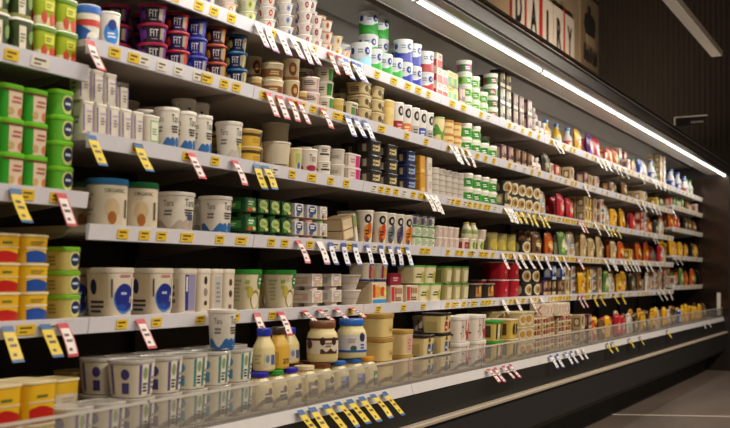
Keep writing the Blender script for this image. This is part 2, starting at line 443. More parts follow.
prism('canopy_edge', [(1.866, 2.117), (1.871, 2.118), (1.873, 2.13), (1.868, 2.13)], ('a9a196', .35))
prism('soffit', [(1.742, 2.114), (1.866, 2.119), (1.866, 2.129), (1.742, 2.122)], ('857c73', .4))
prism('light_housing', [(1.668, 2.105), (1.735, 2.105), (1.73, 2.155), (1.665, 2.155)], ('6a625c', .35))
prism('end_panel', [(1.58, .0), (2.58, .0), (2.58, 2.32), (1.58, 2.32), (1.56, 2.2), (1.56, .2)], ('221c19', .3), YE + .006, YE + .07)
prism('end_liner', [(1.66, .6), (2.455, .6), (2.455, 2.08), (1.66, 2.08)], ('54463d', .16, .9), YE + .001, YE + .0055)
prism('end_edge_strip', [(1.74, .60), (1.775, .60), (1.775, .84), (1.74, .84)], ('d9d2c6', .4), YE - .02, YE + .0005)
tube_m = bpy.data.materials.new('led_diffuser'); tube_m.use_nodes = True
tb = tube_m.node_tree.nodes['Principled BSDF']; tb.inputs['Base Color'].default_value = (.9, .95, .9, 1)
tb.inputs['Emission Color'].default_value = (.93, 1, .93, 1); tb.inputs['Emission Strength'].default_value = 3.
y = YN
while y < YE - .1:
    y1 = min(y + 2 * BAY, YE)
    mb = MB(); mb.prism([(1.687, 2.095), (1.69, 2.092), (1.7, 2.092), (1.703, 2.095), (1.703, 2.1045), (1.687, 2.1045)], y + .012, y1 - .012, tube_m)
    cpart('light_tube', mb)
    mb = MB(); mb.prism([(1.684, 2.089), (1.706, 2.089), (1.706, 2.1045), (1.684, 2.1045)], y1 - .0115, y1 + .0115, ('8d8a84', .4)); cpart('lamp_holder', mb)
    L = bpy.data.lights.new('led_strip', 'AREA'); L.shape = 'RECTANGLE'; L.size = .012; L.size_y = y1 - y - .05
    L.energy = LED * (y1 - y) / (2 * BAY); L.color = (1, .97, .88)
    o = bpy.data.objects.new('led_strip', L); COL.objects.link(o); o.location = (-1.695, (y + y1) / 2, 2.09); o.rotation_euler = (0, radians(52), 0)
    o.parent = case; o.location.x -= cx; o.location.y -= cy
    y = y1
for k in range(-2, NB + 1):
    y = Y0 + k * BAY
    mb = MB(); mb.box((-2.459, y - .018, .5755), (-2.43, y + .018, 1.884), ('4c4640', .45)); cpart('upright', mb)
for k in range(-2, NB):
    y = Y0 + k * BAY
    mb = MB(); mb.box((-1.728, y + .004, .56), (-1.722, y + BAY - .004, .682), PLEXI()); mb.box((-1.73, y + .004, .676), (-1.72, y + BAY - .004, .6825), ('c9c2b8', .2)); g = cpart('guard_panel', mb)
    mb = MB(); mb.prism([(1.702, .541), (1.708, .541), (1.722, .58), (1.714, .582)], y + .002, y + BAY - .002, ('cfcbca', .3)); r = cpart('price_rail', mb)

# ------------------------------------------------------------------ shelves
yel = ('ecc42a', .45); lab_w = ('e6dfd0', .5)
LABM = {}
def label_mesh(w, c):
    if (w, c) not in LABM:
        mb = MB(); mb.box((0, -w / 2, 0), (.0012, w / 2, .027), c)
        bar = ('5a4a20', .6)
        mb.box((.0012, -w * .35, .016), (.0016, w * .3, .021), bar); mb.box((.0012, -w * .35, .006), (.0016, w * .05, .010), bar)
        LABM[(w, c)] = mb.mesh('price_label')
    return LABM[(w, c)]
ORD = 'zeroth first second third fourth fifth sixth seventh eighth ninth tenth eleventh twelfth thirteenth fourteenth fifteenth sixteenth seventeenth eighteenth nineteenth twentieth'.split()
def make_shelf(sh, k, z):
    y0 = Y0 + k * BAY; yc = y0 + BAY / 2; z0 = z - .045
    t = empty('shelf', (-1.94, yc, z0))
    left = sh.startswith('L')
    nm = dict(L1='upper', L2='middle', L3='low')[sh] if left else SHN[sh].replace(' shelf', '')
    setid(t, ('white %s shelf with price rail in the leftmost bay' % nm) if left else 'white %s shelf with price rail, %s bay from the left' % (nm, ORD[k + 2]), 'shelf', 'shelves of the dairy case')
    hb = BAY / 2
    mb = MB(); mb.box((-.485, -hb + .004, .022), (.0, hb - .004, .0405), ('bdb2a6', .45)); link('shelf_panel', mb.mesh('shelf_panel'), t)
    mb = MB(); v = [(0., .0), (.008, .001), (.016, .043), (.006, .0445), (.0, .0405)]
    mi = mb.m(('dcdae2', .28)); n = len(v)
    mb.v = [(a, -hb + .002, b) for a, b in v] + [(a, hb - .002, b) for a, b in v]
    for i in range(n): j = (i + 1) % n; mb.face((i, n + i, n + j, j), mi)
    mb.face(tuple(range(n)), mi); mb.face(tuple(n + i for i in reversed(range(n))), mi)
    rail = link('price_rail', mb.mesh('price_rail'), t)
    for s in (-1, 1):
        mb = MB(); mi = mb.m(('a89d92', .45)); yb = s * (hb - .008)
        mb.v = [(x, yb + q, zz) for q in (-.002, .002) for x, zz in ((-.485, .0215), (-.06, .0215), (-.10, .008), (-.485, -.035))]
        for q in ((0, 1, 2, 3), (7, 6, 5, 4), (0, 4, 5, 1), (1, 5, 6, 2), (2, 6, 7, 3), (3, 7, 4, 0)): mb.face(q, mi)
        link('bracket', mb.mesh('bracket'), t)
    rr = random.Random(k * 31 + ord(sh[-1]) * 7 + len(sh))
    dense = (k >= 3 and sh in 'DE') or (k >= 2 and sh in 'C') or (k in (0, 1) and sh == 'B')
    n = rr.randint(8, 11) if dense else rr.randint(3, 6)
    if k > 6: n = rr.randint(3, 6)
    for i in range(n):
        yy = -hb + .05 + (BAY - .1) * (i + rr.uniform(.2, .8)) / n
        o = link('price_label', label_mesh(.044 if rr.random() < .75 else .06, yel if rr.random() < .8 else lab_w), rail, (.0105, yy, .0075)); o.rotation_euler = (0, radians(10.8), 0)
for k in range(NB):
    for sh in 'ABCDE': make_shelf(sh, k, shelfz(sh, Y0 + (k + .5) * BAY) + .004)
for sh in ('L1', 'L2', 'L3'): make_shelf(sh, -1, RAILZ[sh])

# ------------------------------------------------------------------ signs, pendant lamp, wall picture
d = -LWX
s0, s1 = Yof(500, d), Yof(572, d)
sign = setid(empty('wall_sign', (LWX, s0, 3.4)), 'white DAIRY sign with black letters and red dividers on wall', 'sign')
def spart(name, y0, y1, z0, z1, c, x0=0., x1=.03):
    mb = MB(); mb.box((x0, y0 - s0, z0 - 3.4), (x1, y1 - s0, z1 - 3.4), c); return link(name, mb.mesh(name), sign)
edges = [508, 522.7, 538, 550.5, 561.5, 572]
spart('beige_panel', Yof(470, d), Yof(507.2, d), 3.42, 4.15, ('b59f82', .6))
for i, ch in enumerate('DAIRY'):
    a, b = Yof(edges[i], d), Yof(edges[i + 1], d)
    p = spart('letter_tile', a + .025, b - .01, 3.42, 4.02, ('d8d0c8', .5))
    v, f = text2d(ch, .03); mb = MB(); mi = mb.m(('171514', .5)); wd = (b - a) * (.42 if ch != 'I' else .15); yc = (a + b) / 2 + .01 - s0
    nv = len(v)
    for x in (.034, .031): mb.v += [(x, yc + (q[0] - .5) * wd, .145 + q[1] * .35) for q in v]
    for q in f: mb.face(q, mi); mb.face(tuple(nv + i for i in reversed(q)), mi)
    link('letter', mb.mesh('letter'), sign)
for e, wd in ((508, .06), (522.7, .05), (538, .1), (561.5, .05)):
    y = Yof(e, d); spart('divider', y - wd / 2, y + wd / 2 - .002, 3.42, 4.05, ('b02a22', .5), 0., .036)
# dark vintage figure picture right of the sign
py0, py1 = Yof(579, d), Yof(597, d)
pic = setid(empty('wall_picture', (LWX, (py0 + py1) / 2, 3.45)), 'faded vintage picture of a dark standing figure right of the sign', 'picture')
mb = MB(); W = (py1 - py0) / 2; mb.box((0, -W, -.12), (.02, W, 1.0), ('8a7760', .7)); link('board', mb.mesh('board'), pic)
def blob(name, pts, c):
    mb = MB(); mi = mb.m(c); n = len(pts)
    for x in (.021, .024): mb.v += [(x, a * W, b) for a, b in pts]
    mb.face(tuple(range(n)), mi); mb.face(tuple(n + i for i in reversed(range(n))), mi)
    for i in range(n): mb.face((i, n + i, n + (i + 1) % n, (i + 1) % n), mi)
    link(name, mb.mesh(name), pic)
dk = ('241d17', .8)
blob('coat', [(-.5, .53), (.5, .53), (.62, .66), (.55, .76), (.2, .8), (-.25, .8), (-.55, .75), (-.68, .64)], dk)
blob('head', [(.2 * cos(i * pi / 6) - .1, .845 + .045 * sin(i * pi / 6)) for i in range(12)], dk)
blob('skirt', [(-.35, .42), (.55, .42), (.48, .528), (-.4, .528)], ('a8967e', .8))
for a0, a1, h0, h1 in ((-.7, -.45, .2, .42), (-.4, -.12, .19, .36), (-.05, .2, .2, .41), (.28, .5, .19, .38), (.55, .78, .2, .4)): blob('printed_mark', [(a0, h0), (a1, h0), (a1 + .05, h0 + .1), (a1 - .08, h1), (a0 + .04, h1 - .03)], dk)
# blade sign on the canopy
by = Yof(677, 1.6)
bs = setid(empty('blade_sign', (-1.62, by, 2.2)), 'small black blade sign on white bracket above the canopy, far end', 'sign')
mb = MB(); mb.tube((0, 0, .022), (0, 0, .085), .006, ('c9c0b2', .4)); mb.tube((-.004, 0, .085), (.25, 0, .085), .0065, ('c9c0b2', .4)); link('bracket', mb.mesh('bracket'), bs)
mb = MB(); mb.box((.02, -.008, .012), (.25, .008, .077), ('14110f', .4)); link('board', mb.mesh('board'), bs)
mb = MB()
for i in range(5): mb.box((.13 + i * .02, -.010, .03), (.13 + i * .02 + .014, -.0082, .045), ('8f887e', .5))
link('lettering', mb.mesh('lettering'), bs)
# pendant lamps over the aisle
def pendant(x, y0, y1, z, label, watts, spread=.09):
    t = setid(empty('pendant_lamp', (x, (y0 + y1) / 2, z)), label, 'lamp', 'linear pendant lamps')
    h = (y1 - y0) / 2
    mb = MB(); mb.v = []; mi = mb.m(('8b7a69', .5)); prof = [(-.05, 0), (.05, 0), (.05, .045), (.025, .07), (-.025, .07), (-.05, .045)]
    mb.v = [(a, -h, b) for a, b in prof] + [(a, h, b) for a, b in prof]
    for i in range(6): j = (i + 1) % 6; mb.face((i, j, 6 + j, 6 + i)[::-1], mi)
    mb.face(tuple(range(6)), mi); mb.face(tuple(6 + i for i in reversed(range(6))), mi)
    link('housing', mb.mesh('housing'), t)
    mb = MB(); mb.box((-.042, -h + .02, -.006), (.042, h - .02, -.0002), mat('fff1dc', emit=1.2 if watts else .08)); link('diffuser', mb.mesh('diffuser'), t)
    for s in (-1, 1):
        mb = MB(); mb.tube((0, s * (h - .12), .07), (0, s * (h - .12), 5 - z), .004, ('5a5048', .5)); link('cable', mb.mesh('cable'), t)
    if watts:
        L = bpy.data.lights.new('pendant_light', 'AREA'); L.shape = 'RECTANGLE'; L.size = spread; L.size_y = 2 * h - .05; L.energy = watts; L.color = (1, .88, .73)
        o = bpy.data.objects.new('pendant_light', L); COL.objects.link(o); o.parent = t; o.location = (0, 0, -.008)
pendant(-1.5, 6.3, Yof(717, 1.5), 3.02, 'unlit grey linear pendant lamp above the far end of the case', 0)
for i, (px_, a, b) in enumerate(((.9, -.5, 1.7), (.9, 2.5, 4.7), (.9, 5.5, 7.7), (.9, 8.5, 10.7))):
    pendant(px_, a, b, 3.3, 'lit linear pendant lamp over the aisle floor, %s from the near end' % ORD[i + 1], PEND * (.75, 1, 1.05, .65)[i])

# lamp strip lying on top of the case, washing the wall and the sign
wl = setid(empty('wall_washer_lamp', (-2.75, Yof(545, 3.43) - .1, 2.3)), 'low lamp strip behind the canopy washing the sign wall', 'lamp')
mb = MB(); mb.box((-.05, -1.1, -2.3), (-.03, -1.08, 0), ('3a332d', .5)); mb.box((-.05, 1.08, -2.3), (-.03, 1.1, 0), ('3a332d', .5)); mb.box((-.06, -1.15, 0), (.0, 1.15, .04), ('3a332d', .5)); link('housing', mb.mesh('housing'), wl)
L = bpy.data.lights.new('wall_wash', 'AREA'); L.shape = 'RECTANGLE'; L.size = .05; L.size_y = 2.1; L.energy = WASH; L.color = (1, .8, .58)
o = bpy.data.objects.new('wall_wash', L); COL.objects.link(o); o.parent = wl; o.location = (-.035, 0, .05); o.rotation_euler = (0, radians(160), 0)
# ------------------------------------------------------------------ packaging: one of each kind
W_ = 'e4ddd0'; CR = 'ddcfae'; K_ = '1c1a19'; LI = ('eae4da', .35)
def tub(key, desc, body, lid, dl, w=.075, h=.085, n=4.5, dep=None, rb=.88, name='cheese_tub', cat='tub', **k):
    pot(key, name, cat, desc, w, h, body, lid, dl, n=n, dep=dep, rb=rb, **k)
def cup(key, desc, body, lid, dl, w=.08, h=.1, rb=.84, name='yogurt_cup', cat='cup', **k):
    pot(key, name, cat, desc, w, h, body, lid, dl, rb=rb, **k)
# upper left shelf
tub('herb', 'dark green herb cheese tub', '3c4a22', LI, [('b', .0, .12, '8a8a4c'), ('e', 8, 40, .1, .6, '2b3c17'), ('e', -70, 46, .2, .8, '24381a'), ('r', -12, 34, .12, .8, 'd8cdb8'), ('l', -12, 26, .3, .6, '6a6a50', 3), ('e', 30, 24, .3, .7, '708a3a')], .07, .083)
tub('tomato', 'lime green cheese tub with tomatoes', 'a3b52a', LI, [('b', .0, .26, 'd9cda0'), ('e', -20, 32, .04, .42, 'b03a1c'), ('e', 24, 34, .02, .40, 'c4401e'), ('e', -85, 40, .06, .5, 'a62e1c'), ('r', 4, 50, .46, .74, 'd3cf3f'), ('l', 4, 40, .52, .68, '6a7a1c', 2), ('b', .86, .98, '5f8a1e')], .07, .083)
cup('wave', 'tall white cup with red and blue wave', W_, LI, [('b', .45, .62, 'c03a34'), ('w', -30, 200, .05, .5, '23509c', 1.3), ('e', 12, 60, -.0, .3, W_), ('b', .8, 1, '2d64b4')], .07, .102)
cup('disc', 'tall white cup with bright blue disc', W_, LI, [('e', 2, 84, .1, .72, '2f7fd0'), ('e', 4, 44, .5, .8, '26357c'), ('l', 2, 46, .28, .46, 'dfe6ee', 2), ('w', 0, 100, .0, .16, '5c9ad8', 1.2)], .068, .102)
# protein cups, second shelf
def fit(key, desc, body, lid, acc, w=.086, h=.054, txt='FIT'):
    cup(key, desc, body, lid, [('e', 34, 34, .1, .95, acc), ('r', 20, 20, .2, .8, '9a9080'), ('t', -16, 36, .34, .72, 'd8d0d0', txt), ('l', -16, 34, .16, .25, '9a90a4', 1), ('r', -84, 26, .1, .9, acc), ('e', -60, 20, .2, .7, acc)], w, h, rb=.8, name='protein_dessert_cup', lidh=.009, over=1.07)
fit('fitm', 'dark lettered cup with magenta lid', '1a0c1e', ('a01c40', .3), '6a2a86')
fit('fitr', 'purple lettered cup with red lid', '221046', ('a01a28', .3), 'c4381c', .08)
fit('fitv', 'violet lettered cup with blue lid', '1e2280', ('2e348c', .3), '4a54b8', .078)
fit('fito', 'maroon lettered cup with orange lid', '300e1c', ('a03c22', .3), 'c87a20', .078)
fit('fitt', 'navy lettered cup with teal lid', '0a1f44', ('185a84', .3), 'c8b870', .078)
fit('fitb', 'brown lettered cup with copper lid', '4a2018', ('8a4326', .3), 'b87a4a', .076)
cup('snack', 'small beige snack cup', 'c9a86a', ('d8c69a', .4), [('b', .3, .6, '8a5a28')], .04, .045, name='snack_cup', cat='cup')
cup('brownband', 'cream tub with brown band', 'd5c09a', ('e0d2ac', .35), [('b', .16, .66, '8a5a2c'), ('l', -10, 60, .28, .54, 'd8c08c', 2), ('r', 30, 26, .2, .6, '6a3a1c')], .078, .057, rb=.9, name='cream_tub', cat='tub')
cup('brownlogo', 'cream cup with round brown logo', 'd5c096', ('dccfae', .35), [('e', -2, 60, .2, .85, '74401c'), ('e', -2, 30, .38, .66, 'c89a5c'), ('b', 0, .16, 'a5743c')], .062, .076)
cup('pinktext', 'pale pink cup with dark lettering', 'dcc8bc', ('e4d8d0', .35), [('l', -14, 90, .45, .8, '584848', 3), ('b', .06, .2, 'b8949a'), ('r', 40, 20, .1, .9, 'c8a8a0')], .082, .066, rb=.88)
cup('pinkgreen', 'pale cup with green side panel', 'd8cdb8', ('e0d8ca', .35), [('r', 24, 44, .1, .95, '3f8a2c'), ('l', -30, 44, .4, .7, '6a5a50', 2)], .076, .066)
tub('darkgreen2', 'cream tub with green and dark pictures', 'd8c9a4', ('d9cfb6', .4), [('r', -15, 40, .15, .7, '4e7a30'), ('r', 25, 30, .15, .7, '5a3048'), ('l', 0, 70, .76, .92, '5a4a34', 1), ('r', -90, 50, .2, .8, '6a5a38')], .08, .066)
cup('yellowmini', 'small yellow cream tub', 'd4bd72', ('dccb94', .4), [('b', .2, .6, 'c0a048')], .06, .06, name='cream_tub', cat='tub')
tub('olive', 'beige square tub with dark marks', 'c2ad7e', ('cdbb90', .35), [('e', -10, 40, .3, .8, '4a3a22'), ('e', 26, 30, .2, .6, '6b5630'), ('l', -90, 60, .3, .7, '5a4a30', 3), ('b', 0, .14, '8a7444')], .085, .052)
tub('creamtall', 'tall plain cream yellow tub', 'd8bc78', ('dcc894', .4), [('b', .75, .95, 'c8a858'), ('r', 0, 40, .2, .5, 'cfae62')], .075, .1)
def blackdot(key, desc, col, acc):
    cup(key, desc, 'd9d4cc', ('e2ddd6', .35), [('e', 8, 56, .56, .9, '221e20'), ('e', 8, 26, .64, .82, 'b8b0a8'), ('b', .0, .38, col), ('l', 0, 50, .1, .3, acc, 2)], .07, .1)
blackdot('bdred', 'white cup with black disc, red foot', '8c2022', 'd8a090')
blackdot('bdorange', 'white cup with black disc, orange foot', 'c5762c', 'e8c8a0')
blackdot('bdgrey', 'white cup with black disc, grey foot', 'a8a39e', '5a5654')
blackdot('bdblue', 'white cup with black disc, blue foot', '3a4690', 'c0c8e0')
cup('lettuce', 'cream tub with leafy green print', 'd9c79a', ('86a048', .4), [('w', 0, 120, .35, .75, '4f8a26', 2.5), ('e', 10, 40, .15, .4, '6b8a30'), ('e', -60, 50, .3, .6, '3c7a22')], .078, .1, name='cream_tub', cat='tub')
cup('orangelid', 'cream tub with ochre rim lid', 'd9bd84', ('b5803a', .4), [('b', .35, .6, 'd0a866'), ('l', 0, 70, .4, .56, '9a6a34', 1)], .086, .062, rb=.92, lidh=.012, name='cream_tub', cat='tub')
def cottage(key, desc, acc, acc2, w=.082, h=.064, lid=LI, cat='tub'):
    cup(key, desc, W_, lid, [('b', .06, .7, acc), ('e', 0, 56, .14, .66, acc2), ('l', -2, 44, .24, .54, 'e8e8dc', 2), ('e', -84, 48, .16, .64, acc2)], w, h, rb=.92, name='cottage_cheese_tub', cat='tub', lidh=.013)
cottage('cotg', 'white cottage cheese tub, green band', '3f9a2e', '1f6a22')
cottage('cotl', 'white tub with lime band', '7ab83c', '3e8a28')
cottage('cotr', 'white tub with green and red band', '3f8a2e', 'a02a34')
cottage('cotm', 'white tub with magenta panel', '3f7a2e', 'c8309c')
# top shelf pudding cups
def pud(key, desc, acc, acc2, lid=('e0d8d0', .25), body='ddd2cb'):
    cup(key, desc, body, lid, [('e', 4, 34, .3, .84, acc), ('e', 4, 16, .44, .7, acc2), ('r', -46, 26, .4, .8, 'cdc2bb'), ('e', -90, 30, .3, .84, acc)], .064, .0415, rb=.68, name='pudding_cup', lidh=.004, over=1.11)
pud('pudlime', 'white pudding cup with lime emblem', 'b8bc4a', '6a7a20', body='d8d8a8'); pud('pudred', 'white pudding cup with red emblem', 'c0402e', 'e8c8b0')
pud('pudblue', 'white pudding cup with blue emblem', '8e9ab2', '4a5a86'); pud('pudbrown', 'white pudding cup with wine emblem', '8a3a3c', 'c88a80')
pud('pudorange', 'white pudding cup with orange emblem', 'c87a3c', '7a3a1c', ('c88a5a', .3)); pud('pudyellow', 'white pudding cup with yellow emblem', 'dcae28', '8a5a1c', ('dcc074', .3))
pud('pudpeach', 'peach cup with orange emblem', 'd88a4a', 'e8d0b0', ('d8b49a', .3)); pud('pudorblue', 'white cup with orange and blue emblem', 'd8602c', '2a6ac0')
def tube(key, desc, acc, acc2, h=.092, w=.082):
    cup(key, desc, 'dfe0e2', ('e8e6e2', .3), [('b', .02, .4, acc), ('w', -20, 220, .3, .54, acc, 3), ('w', -10, 120, .06, .3, acc2, 2), ('e', 10, 34, .56, .86, '2c3478'), ('e', 13, 15, .64, .78, 'b8c0dc'), ('e', -80, 30, .58, .84, '2c3478'), ('l', -32, 30, .6, .8, '8a8a98', 2)], w, h, rb=.94, name='cottage_cheese_tub', cat='tub', lidh=.01)
tube('tubgreen', 'white round tub with bright green foot', '1f9a28', '3fb03a'); tube('tubblue', 'white round tub with royal blue foot', '1c2a98', '303cae')
tube('tubcyan', 'white round tub with pale cyan foot', '8ac4d8', 'a8d4e2', .1); tube('tubred', 'white round tub with red foot', 'a82424', 'b83a30', .085)
carton('redpack', 'red and white upright pack', .06, .06, .066, 'd8c8b8', [('r', 0, 80, .0, .5, 'b02a24'), ('r', -90, 80, .1, .55, 'a8281f'), ('l', 0, 60, .6, .85, '8a4a30', 2), ('r', 20, 24, .5, .95, 'c88a30')]) if False else None
def box(key, desc, w, dep, h, body, dl, name='food_carton', cat='carton'): carton(key, name, cat, desc, w, dep, h, body, dl); 
box('redpack', 'red and white upright pack', .06, .07, .066, 'd8c8b8', [('r', 0, 80, .0, .5, 'b02a24'), ('r', -90, 80, .1, .55, 'a8281f'), ('l', 0, 60, .6, .85, '8a4a30', 2)])
box('greenpack', 'green and yellow upright pack', .06, .07, .07, 'd6c684', [('r', -10, 60, .0, .6, '2f8a4a'), ('r', -90, 80, .1, .8, 'd2a02e'), ('r', 28, 28, .1, .9, 'c8a02c'), ('l', -8, 40, .66, .9, '6a5a20', 2)])
# third shelf
tub('lilac', 'small square white yogurt, lilac stripes', 'ddd3c2', ('e2dace', .4), [('r', -40, 7, .1, .9, '6a5a9a'), ('r', 36, 8, .1, .92, '7a6aa8'), ('l', 4, 40, .35, .62, '8a7a78', 3), ('l', -90, 50, .3, .6, '8a8078', 2), ('r', 2, 44, .7, .74, 'a89ac0')], .046, .082, n=6, rb=.93, name='yogurt_cup', cat='cup')
tub('greenframe', 'square white yogurt with green frame', 'ddd3c2', ('e2dace', .4), [('r', 2, 66, .12, .86, '7ab070'), ('r', 2, 54, .18, .8, 'dcd6c4'), ('l', 2, 44, .35, .6, '6a8a60', 3)], .058, .085, n=6, rb=.93, name='yogurt_cup', cat='cup')
def tara(key, desc, w, h, foot, n=2, acc=None):
    dl = [('w', -25, 190, .0, .3, foot, 5), ('e', -8, 30, .04, .3, foot), ('e', 22, 26, .06, .32, foot), ('t', 8, 44, .66, .86, '302b28', 'Tara'), ('l', 8, 48, .4, .6, '3c3632', 3)]
    if acc: dl.append(('r', 12, 26, .3, .46, acc))
    dl += [('t', -70, 34, .66, .82, '6a625c', 'Tara'), ('l', -72, 36, .4, .58, '7a726c', 2)]
    pot(key, 'yogurt_cup', 'cup', desc, w, h, 'ddd5c8', ('e4ddd2', .35), dl, n=n, rb=.86, lidh=.012)
tara('tarab', 'tall white yogurt with blue foot', .078, .118, '2d5f98')
tara('tarab2', 'taller white yogurt with blue foot', .08, .19, '2d5f98')
tara('tarag', 'large white yogurt, grey foot', .092, .126, 'b5aca0', acc='c8b23a')
tara('tarak', 'white yogurt on cheese tubs', .087, .118, '2d5f98')
tara('tarad', 'big white yogurt, speckled foot', .112, .13, 'a8998a', n=3, acc='3a4a6a')
tara('taras', 'rounded square white yogurt, blue foot', .1, .128, '2d5f98', n=3.2)
cup('bigjar', 'large dim cream pail with grey label', 'c4b498', ('cdbfa4', .4), [('b', .2, .75, 'b0a58e'), ('r', -6, 60, .3, .68, '6a6458'), ('l', -6, 48, .36, .62, 'b8ae9a', 3), ('l', -74, 40, .3, .6, '5a5448', 3)], .125, .12, rb=.93, name='cream_pail', cat='pail')
tub('mustard', 'mustard yellow tub with beige lid', 'cfa83c', ('d8be88', .4), [('b', .62, .8, '4a3420'), ('l', 0, 60, .2, .5, 'b88a28', 2), ('r', 30, 20, .1, .9, '5a4022')], .095, .056, n=3, rb=.9)
cup('whitepail', 'plain white pail with gold swirl', 'd6cab2', ('dcd2be', .4), [('w', -20, 200, .06, .26, 'b8955c', 2.5), ('l', -30, 110, .12, .2, '5a4a34', 1)], .105, .094, name='cream_pail', cat='pail')
cup('creamgreen', 'cream cup with green and blue print', 'd8c894', ('dccfa4', .4), [('r', 4, 40, .3, .8, 'a8b468'), ('e', 10, 30, .1, .4, '3a6aa0'), ('r', -70, 40, .1, .8, 'b8a868')], .06, .082)
cup('redlabel', 'white cup with crimson oval label', 'ddd3c6', ('e2dacf', .4), [('e', 4, 70, .12, .36, '9a2340'), ('t', 8, 40, .5, .8, '5a5450', 'Tara'), ('e', -74, 50, .12, .36, '9a2340')], .085, .09)
cup('blacktext', 'white cup with black script line', 'dcd3c4', ('e2d9cc', .4), [('r', 0, 70, .4, .52, '2a2624'), ('l', 0, 50, .6, .85, '6a625a', 2), ('r', -76, 40, .4, .52, '2a2624')], .07, .056, rb=.9)
cup('greycup', 'grey white round cup', 'c9c0b2', ('d2cabc', .4), [('r', -20, 90, .3, .8, 'b4aa9c'), ('l', -20, 60, .4, .6, '7a7268', 2)], .076, .056, rb=.88)
tub('magenta', 'pink white tray tub with magenta end', 'd9c8be', ('e0d4cb', .35), [('r', 26, 36, .05, .95, 'c21e6e'), ('r', -72, 40, .1, .9, 'b0a49a'), ('l', -20, 44, .3, .7, 'a88a88', 2)], .115, .052, n=7, dep=.09, rb=.93)
def bl(key, desc, body, acc, lid=('2a2422', .3), w=.105, h=.05):
    tub(key, desc, body, lid, [('l', -6, 74, .24, .76, acc, 2), ('e', 26, 16, .3, .8, acc), ('e', -24, 14, .2, .7, '8a7450'), ('r', -90, 60, .2, .8, '3a302a'), ('r', -82, 20, .25, .75, 'a89a80')], w, h, n=7, dep=.085, rb=.94)
bl('blacktub', 'black tray tub with gold lettering', '1e1b18', 'c8b27a'); bl('navytub', 'navy blue tray tub', '16234a', '8aa0cc', ('2a3458', .3), .09)
box('mustbox', 'mustard yellow upright carton', .05, .07, .074, 'c58a22', [('r', 0, 70, .1, .3, 'd8b060'), ('r', -90, 70, .2, .7, 'a8741c')]); box('whitebox', 'plain white upright carton', .05, .07, .074, 'cfc4b4', [('l', 0, 60, .3, .7, 'a89c8c', 3)])
cup('stackcup', 'tall plain white ribbed cup', 'cdc3b7', ('d8cfc4', .4), [('b', .18, .22, 'a59a8e'), ('b', .38, .42, 'a59a8e'), ('b', .58, .62, 'a59a8e'), ('b', .78, .82, 'a59a8e')], .066, .128, rb=.92)
# fourth shelf
def org(key, desc, lid):
    pot(key, 'yogurt_cup', 'cup', desc, .112, .126, 'dccfb6', lid, [('t', 2, 62, .74, .83, '4a4034', 'ORGANIC'), ('e', -8, 44, .18, .62, 'c6ae86'), ('e', -8, 26, .06, .34, 'a0602a'), ('r', 40, 10, .2, .6, '5a5040'), ('r', -84, 46, .2, .46, 'cbbda2'), ('l', -84, 40, .24, .42, '9a8c74', 2), ('l', -84, 46, .55, .75, 'a89a80', 2)], rb=.92, lidh=.018)
org('orgblue', 'white organic yogurt with blue lid', ('2f6a9c', .25)); org('orggreen', 'white organic yogurt with green lid', ('1c5a34', .25))
def dpack(key, desc, body, cupc, acc, acc2, txt=None, w=.062, h=.064, name='dessert_pack'):
    C = []
    for s in (-1, 1):
        B = MB(); S = surf_pot(w * .9, .05, 3, [(.8, 0), (1, 1)], h * .94)
        B.rings([[(lambda p: (p[0] + s * .027, p[1], p[2]))(S((i + .5) * 15, z)) for i in range(24)] for z in (0, .06, .9, 1)], cupc); C.append(('cup', B))
    B = MB(); b = .001; x, y = .056, w / 2; z0 = h * .24
    ring = lambda i, z: [(x - i, -y + i, z), (x - i, y - i, z), (-x + i, y - i, z), (-x + i, -y + i, z)]
    B.rings([ring(0, z0), ring(0, h - b), ring(b, h)], body, sm=False)
    S0 = surf_box(w, 2 * x, h); dl = [('e', 0, 70, .42, .96, acc), ('e', -14, 36, .26, .5, acc2), ('e', 24, 30, .3, .5, 'c8b870'), ('r', -90, 60, .4, .8, acc), ('l', -90, 40, .5, .7, 'd8d8b8', 2)]
    dl += [('t', 0, 46, .62, .82, '2c5a1c', txt)] if txt else [('l', 0, 50, .6, .86, 'e8e4dc', 2)]
    reg(key, name, 'dessert pack', desc, w, 2 * x, h, C + [('sleeve', B), ('label', decals(S0, dl))])
dpack('choco', 'green dessert pack with pale oval', '17441c', '234a18', 'a9b86a', '4a7a28', 'Choo'); dpack('chored', 'green dessert pack with red fruit', '174a20', '234a18', '3a8a3c', 'b8401e')
dpack('duoblue', 'white and navy dessert pack', 'c9c4c4', 'b8ac94', '2c3a66', '4a5a8a', w=.058); dpack('duopink', 'navy dessert pack over pink cup', 'b8b0b4', 'c88a74', '2e3c6a', '34507a', w=.07)
dpack('duowhite', 'white dessert pack with grey print', 'd6cfc8', '94a05a', 'b4acaa', '8a4a50', w=.05)
def yell(key, desc, acc, blob_):
    cup(key, desc, 'dcd2c0', ('e2dacb', .4), [('e', 0, 52, .62, .9, '1f1c20'), ('e', 0, 24, .69, .83, 'b8b0a8'), ('e', 2, 70, .1, .6, acc), ('e', 12, 36, .3, .66, blob_), ('e', -18, 26, .06, .3, blob_), ('l', -4, 40, .26, .44, '3a2a24', 2), ('e', -82, 46, .2, .8, 'c8bca8'), ('l', -84, 40, .3, .6, '9a8e80', 3), ('e', -4, 26, .04, .2, '5a4a3c')], .078, .132, rb=.74)
yell('yorange', 'tall white yogurt with orange fruit', 'd88a2c', 'b8581c'); yell('yred', 'tall white yogurt with orange red fruit', 'd8702c', 'b83a1c')
yell('ygrey', 'tall white yogurt with slate print', '7a8088', '4a5a66'); yell('yviolet', 'tall white yogurt with violet lettering', '6a5a7c', '3c3054')
